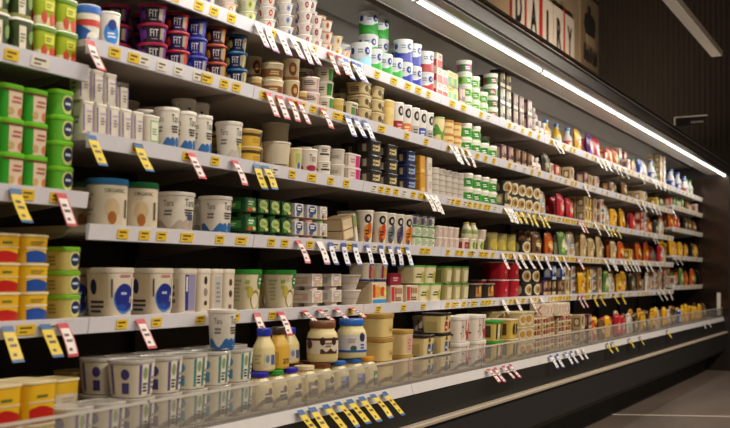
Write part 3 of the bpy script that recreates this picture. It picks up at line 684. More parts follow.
box('kraft', 'kraft beige carton leaning aside', .085, .085, .09, 'a88c68', [('r', 0, 78, .08, .9, 'd2bd98'), ('r', -90, 78, .08, .92, 'c8b08a'), ('r', 0, 86, .44, .48, '3a2c20'), ('r', -90, 86, .44, .48, '3a2c20')])
box('leafcard', 'white leaf green slim carton', .022, .08, .112, 'd4ccb8', [('r', 0, 80, .55, .95, '86a05a'), ('r', -90, 80, .5, .95, '7a9a50'), ('l', -90, 60, .15, .4, '8a9aa8', 2)])
def flat(key, desc, lid, acc, w=.072, h=.046, body='d8d2bf'):
    tub(key, desc, body, lid, [('r', -24, 36, .12, .78, acc), ('e', 14, 44, .2, .8, 'e0dccc'), ('l', 10, 34, .3, .6, '5a5a48', 2), ('l', -90, 60, .3, .7, acc, 2)], w, h, n=5, dep=.08, rb=.9)
flat('flatgreen', 'flat white tub with green lid', ('3f7f34', .35), '9ab48a'); flat('flatviolet', 'flat white tub with violet lid', ('3d2f66', .35), '6a5a8a')
tub('pinkrib', 'pinkish ribbed square cup', 'd6c4b6', ('dccfc4', .4), [('r', 0, 60, .05, .95, 'cbb5a8'), ('r', -44, 6, .05, .95, 'b59a90'), ('l', 0, 50, .3, .7, 'e0d4cc', 3)], .054, .05, n=5, name='yogurt_cup', cat='cup')
tub('redtub', 'white tub with crimson panel', 'd2c2ac', ('d8ccba', .4), [('r', 0, 74, .1, .7, '8f1f33'), ('r', -90, 70, .1, .7, '8f1f33'), ('l', 0, 44, .25, .5, 'd8a8a0', 2)], .075, .055, n=6)
tub('greenleaf', 'white tub with green leaf panel', 'd6ccae', ('d8ceb4', .4), [('e', -4, 60, .1, .8, '5a8a2a'), ('e', 22, 30, .2, .6, 'c8a83c'), ('r', -90, 70, .1, .7, '7a8a3c')], .075, .055, n=6)
cup('olivejar', 'olive brown food jar', '8f8348', ('7a6f48', .4), [('e', 0, 70, .1, .7, 'b5a34a'), ('r', -70, 50, .1, .8, '5f5a34'), ('e', 20, 30, .1, .4, 'c8b83c')], .1, .098, rb=.95, name='food_jar', cat='jar')
cup('smallbottle', 'small cream bottle', 'd8cfb0', ('c8b45a', .4), [('b', .3, .6, '8a9a5a')], .055, .082, prof=[(.8, 0), (.95, .06), (1, .5), (.7, .75), (.5, .86), (.5, 1)], over=1., lidprof=[(.54, .074), (.56, .0755), (.56, .081), (.5, .082)], name='cream_bottle', cat='bottle')
# fifth shelf
def sphere(key, desc, dl, w=.105, h=.106):
    pot(key, 'yogurt_cup', 'pot', desc, w, h, 'd8cbb6', ('ded4c3', .35), dl, n=5.5, rb=.9, lidh=.015)
sphere('sphere', 'big square white yogurt, blue sphere', [('e', 4, 82, .04, .7, '3f78c0'), ('e', 5, 76, .1, .7, '15257c'), ('e', -4, 40, .12, .26, '24409a'), ('l', 4, 36, .44, .54, 'a8b4dc', 1), ('r', 39, 9, .12, .84, 'e0d6c6'), ('r', -90, 76, .0, 1., 'd2bfa0'), ('e', -104, 24, .46, .8, '1c2848'), ('l', -92, 60, .06, .36, '3a3a44', 3), ('r', 6, 40, .84, .89, 'b87a70'), ('r', -42, 4, .4, .8, '4a3a30')])
sphere('panel', 'square white yogurt, lilac panel', [('r', 0, 74, .06, .9, 'cfc4bb'), ('r', 10, 48, .06, .9, '8a86a4'), ('r', -20, 18, .06, .9, '2e2a6e'), ('r', -20, 9, .5, .85, 'd8d0d8'), ('r', -90, 70, .1, .8, 'c8b9a4'), ('l', -90, 44, .2, .7, '6a6258', 3)], .086)
sphere('icons', 'slim square white yogurt, dark icons', [('e', 0, 30, .66, .86, '2e2620'), ('e', 0, 34, .38, .58, '8a8078'), ('e', 0, 28, .16, .28, '3a322c'), ('r', -90, 60, .1, .9, 'cfc2b0')], .062)
sphere('linen', 'slim square white yogurt, grey panel', [('r', 0, 60, .1, .86, 'b8b2b0'), ('l', 0, 44, .2, .74, '8a8482', 5), ('r', -90, 60, .1, .9, 'cfc2b0')], .064)
sphere('choc', 'slim square white yogurt, brown dots', [('e', 2, 32, .62, .8, '5a3a26'), ('e', 2, 32, .34, .52, '4a3a40'), ('r', -2, 30, .06, .16, '6a5a4a'), ('r', -90, 60, .1, .9, 'cfc2b0')], .062)
pot('oat', 'oat_dessert_pot', 'pot', 'white oat pot with green lid', .108, .11, 'd6cba8', ('2a8a2e', .3), [('e', -2, 56, .0, .5, '8a6a3c'), ('e', -2, 46, .04, .44, 'd8ccb0'), ('e', 24, 34, .52, .96, '2e7a34'), ('l', 24, 22, .64, .84, 'c8dcb8', 2), ('l', -40, 20, .5, .8, '9aa83c', 2), ('l', -84, 40, .2, .8, 'a8a880', 6), ('e', -30, 24, .3, .6, 'b8a83c')], n=3, rb=.8, lidh=.016)
def twin(key, desc, acc):
    dpack(key, desc, 'd9cfc6', 'd6c8be', acc, 'c8a898', w=.075, h=.062)
twin('twinpink', 'pale twin pudding pack, pink print', 'caa79c'); twin('twinwhite', 'pale twin pudding pack, grey print', 'b8aca4')
cup('nested', 'plain white rounded bowl cup', 'cfc6bd', ('d8d0c8', .4), [('b', .4, .46, 'b5aaa0')], .1, .058, rb=.6)
box('fruitbox', 'colourful fruit box with blue foot', .13, .09, .08, 'd8c69c', [('r', 0, 84, .02, .2, '3a8ac0'), ('e', -10, 40, .3, .85, 'd89a3c'), ('e', 20, 30, .35, .8, 'c84a2c'), ('r', -34, 14, .3, .9, 'c03a2c'), ('r', -90, 60, .1, .8, 'c8b494'), ('e', 34, 18, .3, .7, 'e0c86a')])
box('redbox', 'white carton with red and brown panels', .12, .09, .078, 'd2bfa4', [('r', -32, 22, .1, .9, 'b8353a'), ('r', 10, 52, .52, .84, 'a8805c'), ('l', 10, 48, .1, .34, '4a3a30', 2), ('r', -12, 5, .1, .9, 'b02a30'), ('r', -90, 60, .1, .8, 'b8a48c')])
tub('bluetray', 'white cup tray on blue lid', 'cfc2ae', ('d6cbb8', .4), [('b', .0, .16, '1e2f70'), ('r', -8, 24, .2, .9, 'a01e60'), ('e', 20, 40, .2, .8, 'd8a85a'), ('r', -90, 60, .2, .9, 'b8ac98')], .11, .06, n=5, dep=.09)
box('darkred', 'dark red carton', .1, .09, .05, '8a1f36', [('l', 0, 50, .3, .7, 'd0a0a0', 2), ('r', -90, 70, .1, .9, '7a1a2c')])
tub('greensalad', 'cream tub with lime green lid', 'd8cda4', ('5ca83a', .3), [('l', -10, 70, .3, .6, '4a5a38', 2), ('e', 28, 26, .1, .7, 'b8a838'), ('r', -90, 70, .1, .8, 'd0c49a')], .12, .066, n=6, dep=.1)
tub('greenclear', 'olive tub with dark green lid', 'a59a62', ('2f7a34', .3), [('r', 0, 60, .1, .8, 'cfc6a0'), ('r', -90, 50, .1, .8, '7a7444')], .085, .072, n=6, dep=.1)
tub('pasta', 'black tray of golden pasta', '28221e', ('8a7f74', .3), [('w', 0, 84, .15, .85, 'b5803a', 3), ('e', 14, 30, .4, .9, 'd8ae62'), ('e', -20, 24, .3, .8, 'a05a24'), ('r', -90, 70, .1, .8, '3a302a')], .13, .068, n=7, dep=.1)
tub('crimson', 'bright red tub with white lid', 'a81424', ('d8c8c0', .35), [('e', 0, 50, .2, .7, 'c02a34'), ('l', 0, 40, .3, .55, 'd88a84', 1)], .12, .078, n=5, dep=.1)
cup('roundcream', 'dark tub with round cream label', '2a2420', ('3a322c', .35), [('e', 4, 74, .06, .96, 'dccfae'), ('e', 4, 50, .2, .8, 'b08a4c'), ('e', 8, 24, .34, .66, '6a4a24'), ('e', -80, 50, .1, .9, 'b5a888')], .1, .076, rb=.95, name='food_tub', cat='tub')
# bottom deck
tub('margred', 'yellow margarine tub with red wave', 'e6b41a', ('e0cda0', .35), [('w', 2, 76, .02, .42, 'b81a12', .8), ('l', 0, 40, .64, .78, '5a6a34', 1), ('r', 0, 76, .52, .56, 'e0d2a8'), ('w', -90, 76, .02, .5, 'c8961c', .8), ('r', -90, 60, .55, .85, 'c8a02c')], .1, .083, n=5, dep=.125, rb=.9, name='margarine_tub')
tub('margblue', 'yellow margarine tub with blue wave', 'e6b822', ('e0cda0', .35), [('w', 2, 76, .02, .46, '1f4a9c', .8), ('r', 0, 76, .5, .58, 'e8dcc0'), ('l', 0, 50, .64, .8, '9a7a2c', 2), ('w', -90, 76, .02, .5, 'd0b04c', .8)], .09, .083, n=5, dep=.11, rb=.9, name='margarine_tub')
tub('margtall', 'large yellow margarine tub with red wave', 'e6b41a', ('e0cda0', .35), [('w', 2, 76, .02, .42, 'b81a12', .8), ('l', 0, 44, .6, .72, '5a6a34', 1), ('r', 0, 76, .5, .54, 'e0d2a8'), ('w', -90, 76, .02, .5, 'c8961c', .8)], .108, .1, n=5, dep=.125, rb=.9, name='margarine_tub')
tub('margband', 'yellow margarine tub, white label', 'deb222', ('e0cf9c', .35), [('r', 0, 84, .1, .52, 'd9cbb4'), ('l', 0, 50, .2, .42, 'b8a890', 2), ('r', -90, 80, .1, .55, 'd0c0a8')], .1, .083, n=5, dep=.11, rb=.9, name='margarine_tub')
tub('limelid', 'small tub with lime lid, blue badge', 'bfae62', ('7cb82c', .3), [('e', 12, 52, .06, .92, 'd8cf8a'), ('e', 12, 40, .2, .8, '1c2c58'), ('l', 12, 26, .42, .6, 'c8d4e0', 1), ('r', 38, 10, .0, .9, 'd8b8a0'), ('l', -90, 50, .2, .7, '8a7a3c', 3)], .072, .066, n=5, dep=.09, rb=.9, name='margarine_tub', lidh=.012)
tub('limelidg', 'green tub, lime lid, blue badge', '58a828', ('7cc82c', .3), [('e', 12, 56, .06, .92, 'c8cf7a'), ('e', 12, 42, .2, .8, '1c2448'), ('l', 12, 26, .42, .6, 'c8d4e0', 1), ('r', 38, 12, .0, .9, 'd8b0a0'), ('l', -90, 50, .2, .7, '3a7a1c', 3)], .072, .064, n=5, dep=.09, rb=.9, name='margarine_tub', lidh=.012)
tub('greenspread', 'bright green tub, cream picture label', '2f9a22', ('74c42c', .3), [('r', 12, 60, .02, .84, 'd8bfa4'), ('l', 12, 40, .45, .72, 'a85a4a', 2), ('e', 26, 26, .06, .36, 'c0724a'), ('e', -10, 22, .1, .34, 'b8a06a'), ('r', 4, 78, .84, .98, '6a3a1c'), ('r', -90, 80, .1, .9, '2a8c1e')], .075, .085, n=5, dep=.11, rb=.9, name='margarine_tub', lidh=.012)
def clr(key, desc, acc, acc2):
    tub(key, desc, 'd3c8b2', ('b8b2aa', .12), [('r', -22, 8, .08, .9, acc), ('r', -4, 24, .08, .94, 'e2dccb'), ('e', -4, 18, .5, .84, '8a9a6a'), ('l', -4, 20, .14, .42, '2e2e2a', 3), ('r', 14, 7, .08, .9, acc), ('r', 27, 14, .08, .94, 'e2dccb'), ('l', 27, 11, .2, .6, '3a3a34', 3), ('e', -66, 26, .5, .8, acc2), ('r', -66, 22, .12, .42, acc2), ('r', -110, 8, .1, .9, acc), ('r', -124, 14, .1, .9, 'e0d8c6')], .115, .083, n=3, dep=.115, rb=.86, lidh=.01, name='white_cheese_tub')
clr('clrviolet', 'white cheese tub with violet stripes', '5a4a8a', '3a3478'); clr('clrteal', 'white cheese tub with teal stripes', '3a8a8a', '4a8ab0')
clr('clrorange', 'white cheese tub with orange badge', '9a8a70', 'b8802c')
BOT = [(.86, 0), (.97, .03), (1, .1), (1, .62), (.95, .7), (.62, .9), (.58, .94), (.56, 1)]
def squeeze(key, desc, body, capc, dl, w=.08, h=.14):
    hc = .024
    pot(key, 'mayonnaise_bottle', 'bottle', desc, w, h, body, capc, dl, n=2.6, dep=.06, prof=BOT, over=1., hb=h - hc, lidprof=[(.62, h - hc - .002), (.66, h - hc), (.65, h - .003), (.6, h)])
squeeze('mayoblue', 'cream mayonnaise bottle with blue cap', 'dcca92', ('1f2fa0', .3), [('r', 14, 40, .18, .46, '4a5a8a'), ('r', -30, 44, .14, .5, 'c8c0b0'), ('e', -34, 26, .24, .46, '7a8090'), ('l', -86, 40, .2, .5, 'b5a87a', 3)])
squeeze('mayoyel', 'yellow sauce bottle with black lettering', 'cfa43c', ('3a2a1c', .35), [('t', 4, 64, .14, .3, '1c1612', 'am'), ('r', -80, 50, .12, .5, 'b58a2c')])
JAR = [(.8, 0), (.92, .03), (1, .12), (1, .7), (.92, .84), (.78, .93), (.76, 1)]
def jar(key, desc, body, capc, dl, w=.11, h=.149, hc=.024, n=2.4, name='mayonnaise_jar'):
    pot(key, name, 'jar', desc, w, h, body, capc, dl, n=n, dep=w * .95, prof=JAR, over=1., hb=h - hc, lidprof=[(.82, h - hc - .001), (.84, h - hc + .002), (.84, h - .003), (.8, h)])
jar('jarbrown', 'large mayonnaise jar with brown lid', 'd8c48c', ('74492a', .35), [('b', .27, .7, 'd6c9b4'), ('b', .64, .71, '4a2420'), ('e', -26, 20, .5, .74, '3a1c1c'), ('e', 22, 20, .5, .74, '3a1c1c'), ('w', 0, 70, .27, .42, '4a2c22', 4), ('l', 0, 34, .44, .6, '8a6a5a', 2), ('e', -80, 30, .4, .66, '4a2420')])
jar('jarblue', 'large mayonnaise jar with blue lid', 'd8c892', ('2a66b8', .3), [('b', .2, .72, 'cdc9c6'), ('b', .19, .26, '2a5aa8'), ('e', 20, 26, .5, .78, '2c2c50'), ('l', 20, 24, .28, .46, '3a4ab0', 2), ('e', -20, 26, .24, .4, '3a5a4a'), ('l', -26, 40, .48, .62, 'b89a98', 2)], .11)
def sq(key, desc, capc, dl, h=.12, w=.088):
    pot(key, 'mayonnaise_jar', 'jar', desc, w, h, 'd8c795', capc, dl, n=3, prof=[(.9, 0), (.98, .04), (1, .12), (1, .66), (.9, .84), (.6, .96), (.58, 1)], over=1., hb=h - .014, lidprof=[(.7, h - .0155), (.74, h - .014), (.74, h - .002), (.68, h)])
lb = [('r', 2, 80, .12, .62, 'd6c8ac'), ('l', 2, 60, .2, .54, '4a3a30', 3), ('e', 10, 30, .46, .66, '5a3024'), ('r', -88, 50, .14, .56, 'b8a888')]
sq('sqviolet', 'squat mayonnaise jar with violet cap', ('2a22a4', .3), lb); sq('sqgreen', 'squat mayonnaise jar with green cap', ('2a8a30', .3), lb); sq('sqcream', 'squat mayonnaise jar with cream cap', ('dcc8a0', .35), [('r', 2, 84, .1, .62, '8a7464'), ('l', 2, 60, .2, .54, 'd8cbb4', 2), ('e', 10, 34, .46, .68, '4a2a24')])
sq('sqbrown', 'squat mayonnaise jar with brown cap', ('6a3a22', .35), [('r', 2, 84, .1, .62, '8f7c70'), ('l', 2, 60, .2, .5, 'd0c4b8', 3), ('e', 6, 30, .44, .7, '4a2a2c')]); sq('sqblue', 'squat mayonnaise jar with blue cap', ('2a62b0', .3), [('r', 2, 84, .1, .62, '9a9ab0'), ('e', 10, 40, .2, .6, '3a4a9a'), ('l', -20, 34, .2, .5, '4a4a6a', 2)])
sq('sqorange', 'squat mayonnaise jar with orange cap', ('d0902c', .3), [('r', 10, 50, .1, .62, '2a7a4a'), ('e', 10, 30, .2, .5, 'c8d4b0')])
tub('goldlid', 'cream tub with gold lid', 'd6bd7c', ('b08a44', .35), [('r', 20, 26, .2, .5, 'c8a862'), ('l', 20, 20, .26, .4, '9a7a3c', 1)], .12, .1, n=5, rb=.92, lidh=.018)
tub('pinklabel', 'cream tub with pink label, gold lid', 'd6bf8c', ('b89450', .35), [('r', 4, 56, .1, .84, 'd3a69a'), ('l', 4, 44, .2, .7, 'b87a72', 4)], .1, .096, n=5, rb=.92, lidh=.016)
def blk(key, desc, acc):
    tub(key, desc, 'd3be86', ('231d1a', .35), [('r', -6, 34, .1, .5, acc), ('r', -6, 26, .5, .6, '4a3020'), ('e', -6, 22, .66, .9, '6a4a24'), ('l', -6, 22, .18, .4, 'd8c8c0', 1), ('r', 32, 16, .2, .6, acc), ('r', -90, 50, .1, .6, 'b8a468')], .125, .076, n=6, dep=.11, lidh=.012)
blk('blkred', 'cream tub, black lid, red label', 'b02a26'); blk('blkblue', 'cream tub, black lid, blue label', '2a5a9c')
tub('whitepail2', 'big white tub with red twig drawing', 'dbcfc2', ('e6dfd6', .3), [('r', -30, 3, .08, .92, '6a3a34'), ('r', -22, 14, .6, .65, '6a3a34'), ('r', -36, 10, .36, .4, '6a3a34'), ('r', -14, 3, .2, .95, '7a4a40'), ('e', 14, 12, .3, .95, 'b82a26'), ('e', 18, 7, .4, .85, 'd8cbbf'), ('e', 24, 12, .06, .5, 'b82a26'), ('r', 36, 6, .1, .8, 'c0443a'), ('r', -104, 4, .1, .9, '6a3a34'), ('r', -84, 4, .1, .9, '6a3a34'), ('r', -94, 24, .5, .56, '6a3a34'), ('r', -74, 14, .3, .36, '8a4a40')], .165, .105, n=5, dep=.13, rb=.93, lidh=.018, name='cheese_pail')
tub('stripe', 'yellow black striped tub, green lid', 'cbb35c', ('2f9a34', .3), [('r', -30, 12, .1, .9, '3a2a1c'), ('r', -8, 26, .2, .8, 'd8ccaa'), ('r', 16, 10, .1, .9, '2e241c'), ('r', 34, 12, .1, .9, 'b06a24'), ('r', -90, 60, .2, .8, '4a3a24')], .13, .09, n=5, lidh=.014)
tub('stripe2', 'yellow black striped tub, cream lid', 'cbab4c', ('d8ccb0', .35), [('e', -12, 34, .2, .8, '2e241c'), ('e', 20, 30, .2, .8, '3a2a1c'), ('r', 4, 8, .1, .9, 'd8b83c'), ('r', -90, 60, .2, .8, '4a3a24')], .13, .09, n=5)
tub('disccheese', 'round pale cheese tub', 'bfa878', ('c8b890', .35), [('e', 0, 60, .1, .9, 'd8caa4'), ('e', 0, 40, .25, .75, 'b88a4a')], .12, .076, n=2, lidh=.01)
box('pattern', 'red and cream patterned carton', .13, .1, .07, 'c8b08c', [('r', 0, 88, .44, .52, 'e0d2b4'), ('l', -24, 36, .06, .42, '3a1c1a', 3), ('l', 22, 36, .56, .94, '4a2c24', 3), ('e', 4, 22, .5, 1., 'a83a2c'), ('e', -28, 24, .54, .96, '6a241e'), ('e', 30, 24, .04, .42, 'c8902c'), ('e', 6, 18, .06, .4, '2e2a22'), ('l', -90, 80, .1, .9, '4a2c24', 5), ('e', -78, 16, .4, .9, 'a83a2c'), ('e', -104, 18, .1, .6, 'c8902c')])
box('redx', 'cream carton with red crosses', .13, .1, .066, 'd0bca0', [('r', -22, 40, .08, .92, 'e2d6c0'), ('r', 22, 40, .08, .92, 'e2d6c0'), ('t', -22, 34, .12, .88, 'b0201c', 'X'), ('t', 22, 34, .12, .88, 'b06a3c', 'X'), ('r', -90, 84, .08, .92, 'e0d2bc'), ('t', -90, 50, .14, .86, 'b0201c', 'X')])
# bags and packs for the far bays
def bg(key, desc, c, acc, acc2, w=.13, h=.15, dep=.05, name='food_bag'):
    bag(key, name, 'bag', desc, w, dep, h, (c, .28), [('e', 0, 64, .2, .66, acc), ('e', 14, 34, .46, .82, acc2), ('e', -20, 30, .08, .36, acc2), ('l', -4, 50, .3, .5, 'e0d4b8', 2), ('r', 0, 80, .86, .95, acc2)], seed=len(PR))
bg('bagyellow', 'yellow snack bag', 'd09a1c', 'b8661c', 'e0c050'); bg('bagorange', 'orange food bag', 'b8561c', 'd8a030', '8a2a1c'); bg('bagred', 'red food bag', '9c1c28', 'd88a84', 'c83a34')
bg('bagbeige', 'beige cheese bag', 'b59a6c', '8a6a3c', 'd8c8a4'); bg('bagbrown', 'brown food bag', '6a4a2c', 'a8844c', '3a2418'); bg('baggreen', 'green and white food bag', '5a7a3c', 'd8d4bc', '8aa85a'); bg('baggold', 'golden cheese bag', 'c8962c', 'd8ba5c', '9a5a1c'); bg('bagviolet', 'violet food bag', '4a1c5a', 'd88a3c', '8a4a9a')
bg('bagblue', 'blue food bag', '2a3a86', '8a9acc', 'c8c8d8'); bg('bagwhite', 'pale food bag', 'c4bcae', '8a9aa8', 'b08a5c'); bg('bagdark', 'dark food bag', '2c2824', '6a7a5a', '8a6a3a')
def pk(key, desc, c, acc, acc2, w=.07, h=.08, dep=.06):
    box(key, desc, w, dep, h, c, [('e', -4, 60, .34, .9, acc), ('e', 14, 30, .2, .6, c), ('r', 0, 80, .04, .24, acc2), ('r', 24, 24, .5, .92, acc2), ('r', -90, 60, .2, .8, acc), ('e', -90, 40, .3, .7, acc2)])
pk('pkbrown', 'dark brown patterned carton', '3c261c', '8a6244', 'b08a5c'); pk('pkplum', 'plum patterned carton', '4a2a34', 'a8867a', 'c8a884'); pk('pkbeige', 'beige printed carton', 'b59c74', '7a5a3c', 'd0c0a0'); pk('pkred', 'red printed carton', 'a02824', 'd8a890', 'd8c8b0')
pk('pkwhite', 'white printed carton', 'c8bfb0', 'b86a3c', '4a5a7a'); pk('pkblack', 'black printed carton', '1f1c1a', '8a7a54', 'c8b890'); pk('pkblue', 'blue printed carton', '26387a', 'a8b4d4', 'd8d4c8'); pk('pkgreen', 'green printed carton', '3a6a34', 'c8cca4', 'd8c8a0'); pk('pkorange', 'orange printed carton', 'b8641f', 'e0b870', '7a2a1c'); pk('pkyellow', 'yellow printed carton', 'c8a02c', '8a5a1c', 'e0d4a8')
BOTT = [(.9, 0), (1, .04), (1, .55), (.82, .7), (.45, .82), (.42, 1)]
def btl(key, desc, c, cap_, acc, w=.065, h=.15):
    pot(key, 'sauce_bottle', 'bottle', desc, w, h, c, cap_, [('b', .1, .46, acc), ('e', 0, 60, .16, .42, 'd8ccb8')], prof=BOTT, over=1., hb=h - .02, lidprof=[(.48, h - .0215), (.52, h - .02), (.52, h - .002), (.46, h)])
btl('btlyel', 'yellow bottle with blue cap', 'd8a82c', ('2f6aa0', .3), 'c8c0b0'); btl('btlwhite', 'white red bottle with blue cap', 'd0c8c0', ('2f6aa0', .3), 'b8302c'); btl('btlpink', 'small pale pink bottle', 'cfb8b0', ('d8d0c8', .3), 'a86a70', .06, .1)
btl('btlgreen', 'white green milk bottle', 'd0ccc0', ('3a8a3c', .3), '4a8a4c', .07, .17); btl('btlblue', 'white blue milk bottle', 'cfccd0', ('2a48a0', .3), '2a48a0', .075, .19)

# ------------------------------------------------------------------ stocking the shelves
# upper left shelf
run('L1', -34, 36, 'herb', 2, n=4, face=0); run('L1', 37, 80, 'tomato', 2, n=2, rows=2)
# middle left shelf: a taller second file first
run('L2', -30, 27, 'greenspread', 3, n=2); run('L2', 27, 50, 'greenspread', 3, n=1); run('L2', 54, 76, 'limelidg', 4, n=1); run('L2', 10, 40, 'greenspread', 4, n=1, back=.118, row0=1)
# low left shelf
run('L3', -30, 24, 'margred', 3, n=2); run('L3', 24, 51, 'margblue', 3, n=1); run('L3', 56, 83, 'limelid', 3, n=1)
# bottom deck, left
for a_, b_ in ((-60, -12), (-12, 26), (26, 57)): run('K', a_, b_, 'margband', 1, n=1); run('K', a_, b_, 'margtall', 1, n=1, z=.0798)
run('K', 56, 83, 'margband', 2, n=1, back=.135, row0=1); run('K', 84, 102, 'margband', 2, n=1, back=.255, row0=2); run('K', -30, 56, 'margband', 2, n=2, back=.14, row0=1)
run('K', 80, 132, 'clrviolet', 1, n=2); run('K', 134, 188, 'clrviolet', 2, n=2); run('K', 188, 256, 'clrteal', 2, n=3); run('K', 110, 252, 'clrviolet', 2, n=6, back=.125, row0=1)
# second shelf
run('B', 84, 101, 'wave', 2, n=1); run('B', 103, 121, 'disc', 1, n=1); run('B', 96, 134, 'fitm', 3, n=1, back=.09, row0=1)
run('B', 138, 168, 'fitm', 3, n=1); run('B', 142, 160, 'fitm', 3, n=1, back=.095, row0=1); run('B', 170, 190, 'fitr', 3, n=1); run('B', 170, 190, 'fitr', 3, n=1, back=.09, row0=1)
run('B', 191, 208, 'fitv', 3, n=1); run('B', 209, 227, 'fito', 3, n=1); run('B', 206, 226, 'fitb', 3, n=1, back=.086, row0=1); run('B', 228, 248, 'fitt', 3, n=1); run('B', 218, 246, 'fitt', 3, n=1, back=.086, row0=1)
run('B', 252, 262, 'snack', 1, n=1); run('B', 254, 262, 'brownlogo', 2, n=1, back=.1, row0=1)
run('B', 264, 284, 'brownband', 3, n=1); run('B', 285, 300, 'brownlogo', 2, n=1); run('B', 298, 304, 'snack', 1, n=1)
run('B', 304, 320, 'pinktext', [2, 3], n=1); run('B', 320, 334, 'pinkgreen', 3, n=1); run('B', 300, 326, 'pinktext', 3, n=2, back=.09, row0=1)
run('B', 334, 344, 'yellowmini', 1, n=1); run('B', 345, 360, 'darkgreen2', 1, n=1); run('B', 340, 356, 'darkgreen2', 2, n=1, back=.09, row0=1)
run('B', 360, 386, 'olive', 3, n=2); run('B', 366, 384, 'olive', 3, n=1, back=.095, row0=1); run('B', 386, 396, 'creamtall', 1, n=1)
run('B', 396, 404, 'bdred', 1, n=1); run('B', 404, 412, 'bdorange', 1, n=1); run('B', 412, 420, 'bdgrey', 1, n=1); run('B', 420, 427, 'bdblue', 1, n=1); run('B', 427, 434, 'bdgrey', 1, n=1)
run('B', 396, 430, 'bdgrey', 1, n=4, back=.08, row0=1)
run('B', 434, 445, 'lettuce', 1, n=1); run('B', 446, 462, 'orangelid', 2, n=2); run('B', 463, 497, 'cotg', [2, 2, 1], n=4); run('B', 434, 462, 'orangelid', 2, n=3, back=.1, row0=1); run('B', 463, 490, 'cotg', 2, n=3, back=.09, row0=1)
run('B', 499, 513, 'pkplum', [3, 2], n=2); run('B', 514, 532, 'pkbrown', 2, n=3); run('B', 533, 545, 'btlpink', 1, n=2); run('B', 545, 553, 'bagred', 1, n=1); run('B', 554, 566, 'pkwhite', 1, n=2); run('B', 566, 579, 'pkwhite', 2, n=2, desc='white carton with orange print'); run('B', 579, 605, 'pkbeige', 2, n=5)
run('B', 606, 622, 'pkblack', 1, n=3); run('B', 622, 632, 'bagbrown', 1, n=1); run('B', 633, 650, 'pkwhite', 1, n=3, desc='grey white carton'); run('B', 650, 668, 'pkyellow', 1, n=3); run('B', 672, 684, 'pkgreen', 1, n=4); run('B', 684, 698, 'bagbeige', 1, n=3)
# top shelf
run('A', 160, 196, 'pudred', 2, n=3, desc='white pudding cup with red heart'); run('A', 200, 216, 'pudorblue', 2, n=1); run('A', 217, 237, 'pudpeach', 2, n=1)
run('A', 239, 257, 'pudlime', 3, n=1); run('A', 258, 276, 'pudred', 5, n=1); run('A', 277, 294, 'pudblue', 5, n=1); run('A', 296, 313, 'pudbrown', 5, n=1); run('A', 313, 323, 'pudbrown', 3, n=1, desc='white pudding cup with plum emblem'); run('A', 323, 333, 'pudorange', 3, n=1); run('A', 333, 343, 'pudyellow', 2, n=1); run('A', 343, 350, 'pudpeach', 1, n=1)
for a, b, k, t in ((244, 258, 'pudlime', 4), (272, 288, 'pudred', 6), (288, 303, 'pudblue', 6), (305, 318, 'pudbrown', 6), (317, 327, 'pudorange', 4)): run('A', a, b, k, t, n=1, back=.07, row0=1)
run('A', 352, 372, 'tubcyan', 1, n=1); run('A', 372, 403, 'tubgreen', 1, n=3); run('A', 368, 389, 'tubgreen', 3, n=2, back=.097, row0=1); run('A', 404, 422, 'tubblue', 2, n=2); run('A', 398, 418, 'tubblue', 2, n=2, back=.097, row0=1); run('A', 422, 434, 'tubred', 2, n=1)
run('A', 433, 446, 'redpack', [3, 2], n=2); run('A', 447, 458, 'greenpack', 2, n=2); run('A', 458, 465, 'pkplum', 1, n=1, desc='small plum carton')
run('A', 464, 488, 'cotl', [3, 3, 2], n=3); run('A', 462, 478, 'cotl', 3, n=1, back=.09, row0=1); run('A', 464, 472, 'cotm', 1, n=1, z=.188); run('A', 488, 498, 'cotr', 4, n=1)
run('A', 499, 511, 'pkblack', 3, n=2, desc='black and beige patterned carton'); run('A', 512, 524, 'pkbrown', 2, n=2); run('A', 524, 532, 'pkplum', 2, n=1, desc='plum carton, pale dots'); run('A', 532, 548, 'btlpink', 1, n=3); run('A', 549, 557, 'btlyel', 1, n=1); run('A', 557, 566, 'btlyel', 1, n=1); run('A', 566, 575, 'btlwhite', 1, n=1); run('A', 576, 587, 'bagyellow', 1, n=1)
run('A', 588, 597, 'bagviolet', 1, n=1); run('A', 597, 605, 'bagred', 1, n=1); run('A', 606, 612, 'pkblue', 1, n=1); run('A', 612, 622, 'bagorange', 1, n=2); run('A', 622, 638, 'pkorange', 1, n=3); run('A', 630, 640, 'btlgreen', 1, n=1, back=.07, row0=1); run('A', 640, 650, 'bagblue', 1, n=2); run('A', 650, 661, 'btlblue', 1, n=3); run('A', 661, 669, 'pkwhite', 3, n=2, desc='white stacked carton'); run('A', 671, 682, 'btlblue', 1, n=4, desc='tall white blue milk bottle'); run('A', 682, 694, 'btlgreen', 1, n=4)
# third shelf
run('C', 84, 145, 'lilac', 1, n=5); run('C', 84, 118, 'lilac', 1, n=3, z=.0908); run('C', 147, 161, 'greenframe', 1, n=1); run('C', 86, 130, 'lilac', 2, n=4, back=.056, row0=1)
run('C', 108, 140, 'bigjar', 1, n=1, back=.19, row0=2); run('C', 140, 172, 'bigjar', 1, n=1, back=.19, row0=2)
run('C', 163, 213, 'tarab', 1, n=3); run('C', 182, 212, 'tarab2', 1, n=2, back=.086, row0=1); run('C', 218, 243, 'tarag', 1, n=1); run('C', 246, 266, 'mustard', 2, n=1); run('C', 269, 291, 'whitepail', 1, n=1); run('C', 262, 290, 'whitepail', 2, n=1, back=.112, row0=1)
run('C', 291, 302, 'creamgreen', 1, n=1); run('C', 301, 318, 'redlabel', 1, n=1); run('C', 318, 331, 'blacktext', 2, n=1); run('C', 331, 345, 'greycup', 2, n=1); run('C', 315, 345, 'greycup', 2, n=2, back=.082, row0=1)
